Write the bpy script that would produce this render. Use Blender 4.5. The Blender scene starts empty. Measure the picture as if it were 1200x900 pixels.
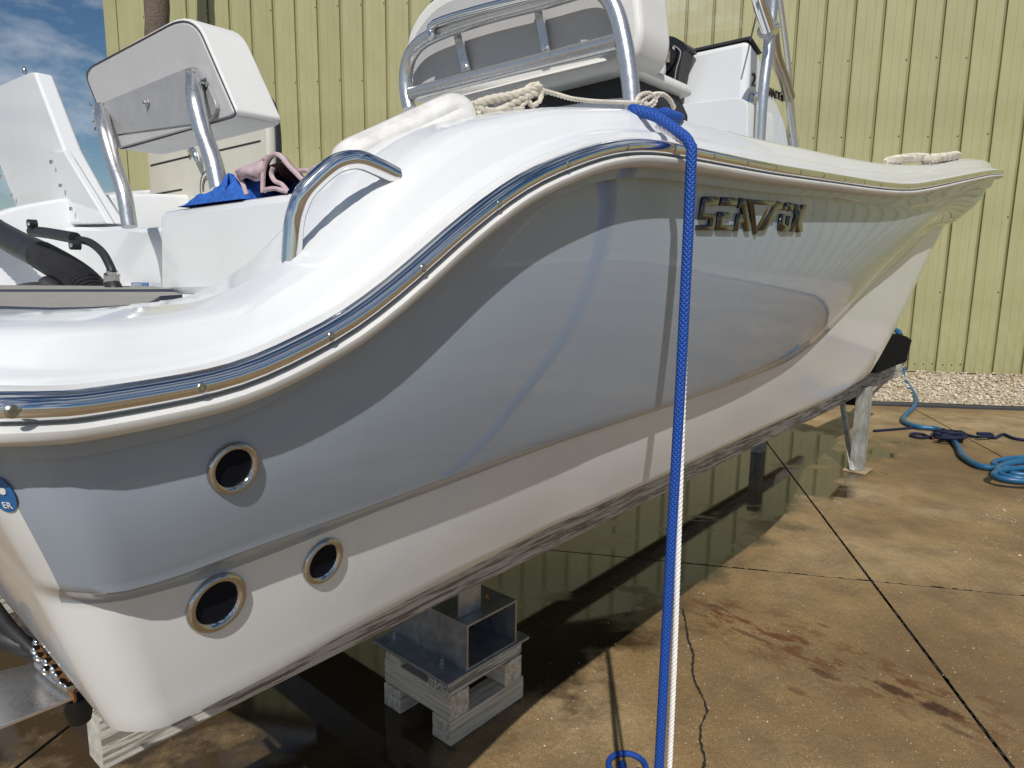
import bpy, bmesh, math, random
import numpy as np
from mathutils import Vector, Matrix
from mathutils.bvhtree import BVHTree
random.seed(7); np.random.seed(7)
S = bpy.context.scene
COL = S.collection

# ------------------------------------------------------------------ camera
FPX, HC = 800.0, 1.8
vv = np.array([536-600, 5350-450, FPX]); vv = vv/np.linalg.norm(vv)
fw = np.array([0, 0, 1.0]) - vv*vv[2]; fw = fw/np.linalg.norm(fw)
rt = np.cross(vv, fw)
RC = np.array([rt, fw, -vv])            # columns: camera x(right), y(down), z(forward) in world
CAM = np.array([0, 0, HC])
cam_d = bpy.data.cameras.new('camera'); cam = bpy.data.objects.new('camera', cam_d); COL.objects.link(cam)
cam_d.lens = 24.0; cam_d.sensor_width = 36.0; cam_d.clip_start = 0.03; cam_d.clip_end = 3000
mx, my, mz = RC[:, 0], -RC[:, 1], -RC[:, 2]
cam.matrix_world = Matrix([[mx[0], my[0], mz[0], 0], [mx[1], my[1], mz[1], 0], [mx[2], my[2], mz[2], HC], [0, 0, 0, 1]])
S.camera = cam
S.render.resolution_x, S.render.resolution_y = 1024, 768

def ray(x, y): return RC @ (np.array([x-600, y-450, FPX])/FPX)
# ------------------------------------------------------------------ light
SAZ, SEL = math.radians(4.5), math.radians(46.0)
sd = np.array([math.sin(SAZ)*math.cos(SEL), math.cos(SAZ)*math.cos(SEL), -math.sin(SEL)])       # direction the sunlight travels
sun_d = bpy.data.lights.new('sun', 'SUN'); sun = bpy.data.objects.new('sun', sun_d); COL.objects.link(sun)
sun_d.energy = 3.8; sun_d.angle = math.radians(0.5); sun_d.color = (1.0, 0.955, 0.89)
sun.rotation_euler = Vector(sd).to_track_quat('-Z', 'Y').to_euler(); sun.location = (0, -5, 20)
W = bpy.data.worlds.new('World'); S.world = W; W.use_nodes = True
wn = W.node_tree; wn.nodes.clear()
def wnode(t): return wn.nodes.new(t)
sky = wnode('ShaderNodeTexSky'); sky.sky_type = 'NISHITA'; sky.sun_disc = False
sky.sun_elevation = math.asin(-sd[2]); sky.sun_rotation = math.atan2(-sd[0], -sd[1])
sky.air_density = 1.0; sky.dust_density = 0.15; sky.ozone_density = 1.6
tc = wnode('ShaderNodeTexCoord'); mp = wnode('ShaderNodeMapping'); mp.inputs['Scale'].default_value = (1, 1, 2.1); mp.inputs['Location'].default_value = (0.75, 0.2, 0.0)
nz = wnode('ShaderNodeTexNoise'); nz.inputs['Scale'].default_value = 3.4; nz.inputs['Detail'].default_value = 9; nz.inputs['Roughness'].default_value = 0.58
cr = wnode('ShaderNodeValToRGB'); cr.color_ramp.elements[0].position = 0.47; cr.color_ramp.elements[1].position = 0.66
mixc = wnode('ShaderNodeMix'); mixc.data_type = 'RGBA'
hs = wnode('ShaderNodeHueSaturation'); hs.inputs['Saturation'].default_value = 1.22; hs.inputs['Value'].default_value = 0.66
bg = wnode('ShaderNodeBackground'); bg.inputs['Strength'].default_value = 0.085
out = wnode('ShaderNodeOutputWorld')
L = wn.links.new
L(tc.outputs['Generated'], mp.inputs['Vector']); L(mp.outputs[0], nz.inputs['Vector']); L(nz.outputs['Fac'], cr.inputs['Fac'])
L(sky.outputs[0], hs.inputs['Color']); L(hs.outputs[0], mixc.inputs['A']); mixc.inputs['B'].default_value = (8.2, 8.4, 8.8, 1)
mm = wnode('ShaderNodeMath'); mm.operation = 'MULTIPLY'; mm.inputs[1].default_value = 0.8
L(cr.outputs[0], mm.inputs[0]); L(mm.outputs[0], mixc.inputs['Factor'])
L(mixc.outputs['Result'], bg.inputs['Color']); L(bg.outputs[0], out.inputs[0])
S.view_settings.view_transform = 'Standard'; S.view_settings.look = 'None'; S.view_settings.gamma = 1.0
S.view_settings.exposure = 0.0
S.render.engine = 'CYCLES'

# ------------------------------------------------------------------ frames
TH = math.radians(41.5)
AX = np.array([math.sin(TH), math.cos(TH), 0.0]); NX = np.array([AX[1], -AX[0], 0.0]); UP = np.array([0, 0, 1.0])
V0 = -2.05
def B(u, d, h):                       # boat frame: u forward, d distance inboard from the camera's side line, h height
    return AX*u - NX*d + UP*h
def onv(x, y, d): r = ray(x, y); return CAM + r*(-d/(r@NX))
def onu(x, y, u): r = ray(x, y); return CAM + r*(u/(r@AX))
def onh(x, y, h=0.0): r = ray(x, y); return CAM + r*((h-HC)/r[2])
def toB(P): return P@AX, -(P@NX), P[2]

# ------------------------------------------------------------------ materials
MATS = {}
def nodes_of(name):
    m = bpy.data.materials.new(name); m.use_nodes = True; nt = m.node_tree
    b = nt.nodes['Principled BSDF']; return m, nt, b
def ramp(nt, fac, stops):
    r = nt.nodes.new('ShaderNodeValToRGB'); e = r.color_ramp.elements
    while len(e) < len(stops): e.new(0.5)
    for i, (p, c) in enumerate(stops):
        e[i].position = p; e[i].color = (*c, 1) if len(c) == 3 else c
    nt.links.new(fac, r.inputs['Fac']); return r
def noise(nt, scale, detail=5, rough=0.55, vec=None, mscale=(1, 1, 1), rot=0.0, coord='Object'):
    t = nt.nodes.new('ShaderNodeTexCoord'); n = nt.nodes.new('ShaderNodeTexNoise')
    n.inputs['Scale'].default_value = scale; n.inputs['Detail'].default_value = detail; n.inputs['Roughness'].default_value = rough
    r = nt.nodes.new('ShaderNodeMapping'); r.vector_type = 'POINT'; r.inputs['Rotation'].default_value = (0, 0, rot)
    s = nt.nodes.new('ShaderNodeVectorMath'); s.operation = 'MULTIPLY'; s.inputs[1].default_value = mscale
    nt.links.new(vec if vec is not None else t.outputs[coord], r.inputs['Vector']); nt.links.new(r.outputs[0], s.inputs[0]); nt.links.new(s.outputs[0], n.inputs['Vector'])
    return n.outputs['Fac']
def bump(nt, b, h, strength=0.2, dist=0.01):
    k = nt.nodes.new('ShaderNodeBump'); k.inputs['Strength'].default_value = strength; k.inputs['Distance'].default_value = dist
    nt.links.new(h, k.inputs['Height']); nt.links.new(k.outputs[0], b.inputs['Normal']); return k
def mathn(nt, op, a, c=None):
    k = nt.nodes.new('ShaderNodeMath'); k.operation = op
    for i, v in enumerate((a, c)):
        if v is None: continue
        if isinstance(v, (int, float)): k.inputs[i].default_value = v
        else: nt.links.new(v, k.inputs[i])
    return k.outputs[0]
def mixcol(nt, fac, a, c):
    k = nt.nodes.new('ShaderNodeMix'); k.data_type = 'RGBA'
    for s, v in (('Factor', fac), ('A', a), ('B', c)):
        if isinstance(v, tuple): k.inputs[s].default_value = (*v, 1)
        elif isinstance(v, (int, float)): k.inputs[s].default_value = v
        else: nt.links.new(v, k.inputs[s])
    return k.outputs['Result']
def simple(name, col, rough=0.4, metal=0.0, coat=0.0, var=0.06, nscale=6.0, bstr=0.0, bscale=80.0, rvar=0.0, mscale=(1, 1, 1), rot=0.0, spec=0.5):
    if name in MATS: return MATS[name]
    m, nt, b = nodes_of(name)
    f = noise(nt, nscale, 6, 0.6, mscale=mscale, rot=rot)
    lo = tuple(c*(1-var) for c in col); hi = tuple(min(1, c*(1+var)) for c in col)
    r = ramp(nt, f, [(0.3, lo), (0.7, hi)]); nt.links.new(r.outputs[0], b.inputs['Base Color'])
    b.inputs['Metallic'].default_value = metal; b.inputs['Coat Weight'].default_value = coat; b.inputs['Coat Roughness'].default_value = 0.04
    b.inputs['Specular IOR Level'].default_value = spec
    b.inputs['Roughness'].default_value = rough
    if rvar:
        rr = ramp(nt, noise(nt, nscale*2.3, 6, 0.65, mscale=mscale, rot=rot), [(0.3, (max(rough-rvar, 0.02),)*3), (0.7, (rough+rvar,)*3)]); nt.links.new(rr.outputs[0], b.inputs['Roughness'])
    if bstr: bump(nt, b, noise(nt, bscale, 4, 0.6, mscale=mscale, rot=rot), bstr, 0.004)
    MATS[name] = m; return m
def gel(name, col, rough, dirt=0.05):
    m, nt, b = nodes_of(name)
    n1 = noise(nt, 2.2, 7, 0.6); n2 = noise(nt, 28, 5, 0.7); n3 = noise(nt, 240, 2, 0.5)
    base = mixcol(nt, ramp(nt, n1, [(0.42, (0, 0, 0)), (0.75, (dirt*6,)*3)]).outputs[0], col, tuple(c*k for c, k in zip(col, (0.86, 0.83, 0.77))))
    sp = ramp(nt, n2, [(0.66, (0, 0, 0)), (0.78, (0.25,)*3)]).outputs[0]
    base = mixcol(nt, sp, base, tuple(c*0.84 for c in col))
    n4 = noise(nt, 3.0, 7, 0.65, mscale=(5, 5, 0.6)); base = mixcol(nt, ramp(nt, n4, [(0.58, (0, 0, 0)), (0.80, (0.30,)*3)]).outputs[0], base, tuple(c*k for c, k in zip(col, (0.80, 0.77, 0.70))))
    n5 = noise(nt, 11, 9, 0.8, mscale=(1.0, 1.0, 7.0), rot=0.4); base = mixcol(nt, ramp(nt, n5, [(0.685, (0, 0, 0)), (0.71, (0.28,)*3)]).outputs[0], base, tuple(min(1, c*1.25) for c in col))
    nt.links.new(base, b.inputs['Base Color'])
    nt.links.new(ramp(nt, n2, [(0.3, (rough*0.8,)*3), (0.75, (rough*1.7,)*3)]).outputs[0], b.inputs['Roughness'])
    b.inputs['IOR'].default_value = 1.52; b.inputs['Coat Weight'].default_value = 0.3 if name.startswith('grey') else 0.0; b.inputs['Coat Roughness'].default_value = 0.02
    bump(nt, b, noise(nt, 5, 2, 0.5), 0.022, 0.02)
    MATS[name] = m; return m
WHITE = gel('white_gelcoat', (0.73, 0.75, 0.765), 0.07)
GREY = gel('grey_gelcoat', (0.315, 0.375, 0.455), 0.04, 0.02)
STEEL = simple('polished_stainless', (0.76, 0.76, 0.76), 0.10, 1.0, var=0.04, nscale=30, rvar=0.035)
CHROME = simple('chrome', (0.62, 0.61, 0.59), 0.07, 1.0, var=0.03)
ALU = simple('anodised_aluminium', (0.66, 0.66, 0.66), 0.30, 0.9, var=0.05, nscale=40, rvar=0.06)
GALV = simple('galvanised_steel', (0.40, 0.42, 0.44), 0.42, 0.75, var=0.28, nscale=16, bstr=0.15, bscale=60, rvar=0.12)
LEGM = simple('weathered_galvanised_leg', (0.42, 0.43, 0.40), 0.5, 0.45, var=0.4, nscale=22, bstr=0.15, mscale=(1, 1, .3))
VINYL = simple('white_vinyl_extrusion', (0.66, 0.66, 0.65), 0.32, var=0.09, nscale=9)
CUSH = simple('white_upholstery', (0.70, 0.70, 0.68), 0.5, var=0.03, nscale=8, bstr=0.16, bscale=420)
BOARD = simple('grey_seat_backing', (0.46, 0.46, 0.46), 0.5, var=0.05, nscale=12, bstr=0.06, bscale=200)
BOARD2 = simple('grey_mounting_plate', (0.40, 0.40, 0.41), 0.42, 0.3, var=0.08, nscale=14)
BLACK = simple('black_rubber', (0.018, 0.018, 0.02), 0.5, var=0.3, nscale=20, bstr=0.1, bscale=150)
BLACKG = simple('black_gloss_panel', (0.012, 0.012, 0.014), 0.15, var=0.2)
DARKHOLE = simple('dark_bore_shade', (0.006, 0.007, 0.012), 0.7, var=0.2, spec=.1)
SEAM = simple('dark_seam', (0.05, 0.055, 0.075), 0.6, var=0.2)
CREAM = simple('cream_door_plastic', (0.62, 0.60, 0.52), 0.38, var=0.05)
PAD = simple('grey_foam_pad', (0.30, 0.29, 0.26), 0.75, var=0.12, nscale=60, bstr=0.2, bscale=300)
PADEDGE = simple('navy_foam_edge', (0.03, 0.04, 0.07), 0.7, var=0.2)
BLUET = simple('blue_microfibre', (0.018, 0.11, 0.46), 0.95, var=0.35, nscale=60, bstr=0.9, bscale=240)
PINKT = simple('pink_towel', (0.52, 0.40, 0.43), 0.95, var=0.12, nscale=40, bstr=0.8, bscale=260)
ROPEW = simple('white_rope', (0.68, 0.62, 0.52), 0.8, var=0.18, nscale=14, bstr=0.4, bscale=260)
ROPEC = simple('clean_white_rope', (0.78, 0.77, 0.74), 0.7, var=0.08, nscale=14, bstr=0.3, bscale=260)
HOSEB = simple('blue_hose', (0.012, 0.105, 0.23), 0.4, var=0.14, nscale=12)
NAVYR = simple('navy_rope', (0.004, 0.009, 0.04), 0.8, var=0.3, nscale=80, bstr=0.3, bscale=200)
RUST = simple('rusty_metal', (0.30, 0.13, 0.04), 0.7, 0.2, var=0.4, nscale=40, bstr=0.3)
BLUEL = simple('blue_label', (0.02, 0.13, 0.36), 0.25, var=0.25, nscale=20)
WPRINT = simple('white_print', (0.8, 0.8, 0.8), 0.4, var=0.02)
BLACKCARPET = simple('black_bunk_carpet', (0.010, 0.010, 0.011), 1.0, var=0.4, nscale=90, bstr=0.6, bscale=300, spec=0.1)
STONES = []
for i, c in enumerate([(0.52, 0.44, 0.33), (0.60, 0.55, 0.46), (0.40, 0.31, 0.20)]):
    STONES.append(simple('river_stone_%s' % ['buff', 'pale', 'tan'][i], c, 0.75, var=0.3, nscale=9, bstr=0.2))
def rope_braid(name, c1, c2):
    m, nt, b = nodes_of(name)
    uv = nt.nodes.new('ShaderNodeUVMap'); sp = nt.nodes.new('ShaderNodeSeparateXYZ'); nt.links.new(uv.outputs[0], sp.inputs[0])
    # u around (0..1), v along in metres
    a = mathn(nt, 'MULTIPLY', sp.outputs[0], 7*2*math.pi); v = mathn(nt, 'MULTIPLY', sp.outputs[1], 620)
    s1 = mathn(nt, 'SINE', mathn(nt, 'ADD', a, v)); s2 = mathn(nt, 'SINE', mathn(nt, 'SUBTRACT', a, v))
    h = mathn(nt, 'MAXIMUM', s1, s2)
    k = mathn(nt, 'MULTIPLY', s1, s2)
    r = ramp(nt, mathn(nt, 'MULTIPLY_ADD', h, 0.5), [(0.0, tuple(x*0.55 for x in c1)), (0.6, c1)])
    nt.nodes[r.name].inputs['Fac'].default_value = 0
    hh = mathn(nt, 'ADD', mathn(nt, 'MULTIPLY', h, 0.5), 0.5)
    nt.links.new(hh, r.inputs['Fac'])
    fl = ramp(nt, mathn(nt, 'MULTIPLY', k, 1.0), [(0.8, (0, 0, 0)), (0.95, (0.55,)*3)])
    nt.links.new(mixcol(nt, fl.outputs[0], r.outputs[0], c2), b.inputs['Base Color'])
    b.inputs['Roughness'].default_value = 0.55; bump(nt, b, hh, 0.7, 0.003); return m
BLUEROPE = rope_braid('blue_braided_rope', (0.004, 0.066, 0.37), (0.02, 0.15, 0.55))

def wood(name, base, dark, rot, stretch=(1.2, 30, 30), peel=0.0, paint=(0.50, 0.49, 0.46)):
    m, nt, b = nodes_of(name)
    g = noise(nt, 1.6, 8, 0.7, mscale=stretch, rot=rot); g2 = noise(nt, 7, 4, 0.6, mscale=stretch, rot=rot)
    c = ramp(nt, g, [(0.35, dark), (0.6, base)]).outputs[0]
    if peel:
        f = ramp(nt, noise(nt, 1.1, 9, 0.72, mscale=(stretch[0]*2.2, stretch[1]*1.2, stretch[2]*1.2), rot=rot), [(peel-0.03, (0, 0, 0)), (peel+0.03, (1, 1, 1))]).outputs[0]
        c = mixcol(nt, f, c, paint)
    nt.links.new(c, b.inputs['Base Color']); b.inputs['Roughness'].default_value = 0.8
    bump(nt, b, mathn(nt, 'ADD', g, g2), 0.5, 0.004); MATS[name] = m; return m
RA = -(math.pi/2 - TH)
_q = onh(1056, 439, .62)-onh(122, 905, .62); RAB = -math.atan2(_q[1], _q[0])
BUNKW = wood('peeling_painted_bunk', (0.27, 0.24, 0.20), (0.15, 0.125, 0.10), RAB, stretch=(1.5, 60, 60), peel=0.50, paint=(0.58, 0.56, 0.52))
TIMA = wood('grey_timber_along', (0.70, 0.63, 0.51), (0.34, 0.28, 0.21), RA)
TIMB = wood('grey_timber_across', (0.72, 0.65, 0.53), (0.36, 0.30, 0.23), RA + math.pi/2)

def wall_mat():
    m, nt, b = nodes_of('yellow_painted_sheet')
    n1 = noise(nt, 0.9, 6, 0.6); n2 = noise(nt, 2.2, 6, 0.7, mscale=(9, 9, 0.35)); n3 = noise(nt, 14, 6, 0.7)
    c = ramp(nt, n1, [(0.3, (0.31, 0.302, 0.152)), (0.7, (0.37, 0.36, 0.193))]).outputs[0]
    c = mixcol(nt, ramp(nt, n2, [(0.46, (0, 0, 0)), (0.8, (0.55,)*3)]).outputs[0], c, (0.30, 0.28, 0.13))
    c = mixcol(nt, ramp(nt, n3, [(0.66, (0, 0, 0)), (0.78, (0.4,)*3)]).outputs[0], c, (0.50, 0.49, 0.34))
    # mildew towards patches low on the wall: dirt splashed up from the ground
    geo = nt.nodes.new('ShaderNodeNewGeometry'); sx = nt.nodes.new('ShaderNodeSeparateXYZ'); nt.links.new(geo.outputs['Position'], sx.inputs[0])
    low = ramp(nt, mathn(nt, 'MULTIPLY', sx.outputs[2], 0.5), [(0.0, (1, 1, 1)), (0.7, (0, 0, 0))]).outputs[0]
    st = mathn(nt, 'MULTIPLY', low, ramp(nt, noise(nt, 5, 8, 0.75, mscale=(3, 3, 0.7)), [(0.42, (0, 0, 0)), (0.7, (0.8,)*3)]).outputs[0])
    c = mixcol(nt, st, c, (0.25, 0.22, 0.10))
    oi = nt.nodes.new('ShaderNodeObjectInfo'); hv = nt.nodes.new('ShaderNodeHueSaturation'); nt.links.new(mathn(nt, 'ADD', mathn(nt, 'MULTIPLY', oi.outputs['Random'], 0.10), 0.95), hv.inputs['Value']); nt.links.new(c, hv.inputs['Color']); c = hv.outputs[0]
    nt.links.new(c, b.inputs['Base Color']); b.inputs['Roughness'].default_value = 0.5
    bump(nt, b, noise(nt, 1.3, 3, 0.5, mscale=(2.5, 2.5, 0.8)), 0.16, 0.05); return m
WALL = wall_mat()
GROOVE = simple('shaded_olive_groove', (0.24, 0.225, 0.105), 0.7, var=0.25, nscale=3, mscale=(1, 1, .4))  # shade of the recessed ribs put into the colour as darker olive

def concrete_mat():
    m, nt, b = nodes_of('wet_brown_concrete')
    geo = nt.nodes.new('ShaderNodeNewGeometry'); pos = geo.outputs['Position']
    def nn(scale, detail, rough, ms=(1, 1, 1), rot=0.0): return noise(nt, scale, detail, rough, vec=pos, mscale=ms, rot=rot)
    big = nn(0.55, 7, 0.62); mid = nn(2.6, 8, 0.68); fine = nn(42, 5, 0.75); grit = nn(150, 3, 0.7)
    c = ramp(nt, big, [(0.34, (0.19, 0.118, 0.052)), (0.50, (0.345, 0.23, 0.11)), (0.64, (0.50, 0.375, 0.22))]).outputs[0]
    c = mixcol(nt, ramp(nt, mid, [(0.42, (0, 0, 0)), (0.66, (0.8,)*3)]).outputs[0], c, (0.165, 0.12, 0.068))
    c = mixcol(nt, ramp(nt, fine, [(0.35, (0.45,)*3), (0.62, (0, 0, 0))]).outputs[0], c, (0.12, 0.078, 0.036))
    c = mixcol(nt, ramp(nt, nn(75, 3, 0.6), [(0.64, (0, 0, 0)), (0.69, (0.6,)*3)]).outputs[0], c, (0.62, 0.47, 0.25))
    c = mixcol(nt, ramp(nt, grit, [(0.36, (0.7,)*3), (0.5, (0, 0, 0))]).outputs[0], c, (0.13, 0.08, 0.035))
    # pale shell bits in the aggregate
    vo = nt.nodes.new('ShaderNodeTexVoronoi'); vo.inputs['Scale'].default_value = 26; nt.links.new(pos, vo.inputs['Vector'])
    c = mixcol(nt, ramp(nt, vo.outputs['Distance'], [(0.06, (0.8,)*3), (0.10, (0, 0, 0))]).outputs[0], c, (0.60, 0.50, 0.34))
    # rust stain track
    P1, P2 = onh(812, 705), onh(1165, 850); dd = P2-P1; ln = np.linalg.norm(dd[:2]); ang = math.atan2(dd[1], dd[0])
    mpn = nt.nodes.new('ShaderNodeMapping'); mpn.vector_type = 'TEXTURE'; mpn.inputs['Location'].default_value = tuple((P1+P2)/2*np.array([1, 1, 0])); mpn.inputs['Rotation'].default_value = (0, 0, ang)
    nt.links.new(pos, mpn.inputs['Vector']); sx = nt.nodes.new('ShaderNodeSeparateXYZ'); nt.links.new(mpn.outputs[0], sx.inputs[0])
    al = ramp(nt, mathn(nt, 'DIVIDE', mathn(nt, 'ABSOLUTE', sx.outputs[0]), ln), [(0.42, (1, 1, 1)), (0.62, (0, 0, 0))]).outputs[0]
    ac = ramp(nt, mathn(nt, 'ABSOLUTE', sx.outputs[1]), [(0.02, (1, 1, 1)), (0.34, (0, 0, 0))]).outputs[0]
    band = mathn(nt, 'MULTIPLY', al, ac)
    rn = ramp(nt, nn(5.5, 8, 0.7, (1, 2.2, 1), -ang), [(0.50, (0, 0, 0)), (0.57, (1, 1, 1))]).outputs[0]
    c = mixcol(nt, mathn(nt, 'MULTIPLY', mathn(nt, 'MULTIPLY', band, rn), 0.9), c, (0.115, 0.038, 0.012))
    for (px, py, rx, ry, st) in [(1052, 810, 0.13, 0.035, 0.9), (1100, 833, 0.09, 0.05, 0.95), (965, 790, 0.10, 0.03, 0.7), (933, 810, 0.06, 0.03, 0.5), (842, 712, 0.12, 0.02, 0.6), (880, 745, 0.2, 0.02, 0.6), (965, 733, 0.04, 0.012, 0.6), (1125, 858, 0.1, 0.02, 0.5)]:
        Q = onh(px, py); k = nt.nodes.new('ShaderNodeMapping'); k.vector_type = 'TEXTURE'; k.inputs['Location'].default_value = (Q[0], Q[1], 0); k.inputs['Rotation'].default_value = (0, 0, ang); k.inputs['Scale'].default_value = (rx, ry, 1)
        nt.links.new(pos, k.inputs['Vector']); sp = nt.nodes.new('ShaderNodeSeparateXYZ'); nt.links.new(k.outputs[0], sp.inputs[0])
        q = mathn(nt, 'SQRT', mathn(nt, 'ADD', mathn(nt, 'POWER', sp.outputs[0], 2.0), mathn(nt, 'POWER', sp.outputs[1], 2.0)))
        q = mathn(nt, 'ADD', q, mathn(nt, 'MULTIPLY', mathn(nt, 'SUBTRACT', nn(11, 6, 0.7), 0.5), 3.2))
        c = mixcol(nt, mathn(nt, 'MULTIPLY', ramp(nt, q, [(0.45, (1, 1, 1)), (1.25, (0, 0, 0))]).outputs[0], st), c, (0.050, 0.020, 0.012))
    # wetness: standing water under the boat, darkened also for the hull's shade, damp elsewhere
    k = nt.nodes.new('ShaderNodeMapping'); k.vector_type = 'TEXTURE'; Q = B(4.3, 3.55, 0); k.inputs['Location'].default_value = (Q[0], Q[1], 0); k.inputs['Rotation'].default_value = (0, 0, math.pi/2-TH); k.inputs['Scale'].default_value = (4.0, 2.0, 1)
    nt.links.new(pos, k.inputs['Vector']); sp = nt.nodes.new('ShaderNodeSeparateXYZ'); nt.links.new(k.outputs[0], sp.inputs[0])
    q = mathn(nt, 'MAXIMUM', mathn(nt, 'ABSOLUTE', sp.outputs[0]), mathn(nt, 'ABSOLUTE', sp.outputs[1]))
    q = mathn(nt, 'ADD', q, mathn(nt, 'MULTIPLY', mathn(nt, 'SUBTRACT', nn(1.5, 6, 0.6), 0.5), 0.9))
    wet = ramp(nt, q, [(0.90, (1, 1, 1)), (1.0, (0, 0, 0))]).outputs[0]
    holes = ramp(nt, nn(1.1, 6, 0.6, (0.7, 1.6, 1)), [(0.56, (1, 1, 1)), (0.62, (0.7,)*3)]).outputs[0]
    wet = mathn(nt, 'MULTIPLY', wet, holes)
    c = mixcol(nt, mathn(nt, 'MULTIPLY', wet, 0.86), c, (0.026, 0.017, 0.009))
    nt.links.new(c, b.inputs['Base Color'])
    dry = ramp(nt, mid, [(0.35, (0.42,)*3), (0.7, (0.7,)*3)]).outputs[0]
    rg = mixcol(nt, wet, dry, (0.035, 0.035, 0.035)); nt.links.new(rg, b.inputs['Roughness'])
    b.inputs['IOR'].default_value = 1.45
    bh = mathn(nt, 'ADD', mathn(nt, 'MULTIPLY', fine, 0.7), mathn(nt, 'MULTIPLY', grit, 0.4))
    kb = bump(nt, b, bh, 0.5, 0.006)
    nt.links.new(mathn(nt, 'ADD', mathn(nt, 'MULTIPLY', mathn(nt, 'SUBTRACT', 1.0, wet), 0.55), 0.012), kb.inputs['Strength'])
    return m
CONC = concrete_mat()
JOINT = simple('joint_filler', (0.018, 0.018, 0.014), 0.8, var=0.3, nscale=30, bstr=0.3)
SOIL = simple('bare_earth', (0.12, 0.09, 0.06), 0.9, var=0.3, nscale=3, bstr=0.4, bscale=20)
GRAVB = simple('gravel_sand_base', (0.44, 0.37, 0.26), 0.9, var=0.35, nscale=40, bstr=0.6, bscale=60)
BARK = simple('palm_bark', (0.13, 0.10, 0.08), 0.9, var=0.45, nscale=18, bstr=0.8, bscale=30, mscale=(1, 1, 3))
FROND = simple('palm_frond_green', (0.055, 0.085, 0.025), 0.6, var=0.3)
def acryl():
    m, nt, b = nodes_of('clear_acrylic')
    n = noise(nt, 2.0, 5, 0.6, mscale=(1, 1, 4))
    b.inputs['Base Color'].default_value = (0.9, 0.92, 0.9, 1); b.inputs['Roughness'].default_value = 0.05
    nt.links.new(ramp(nt, n, [(0.5, (0.015,)*3), (0.72, (0.10,)*3)]).outputs[0], b.inputs['Alpha']); return m
ACR = acryl()

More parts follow.
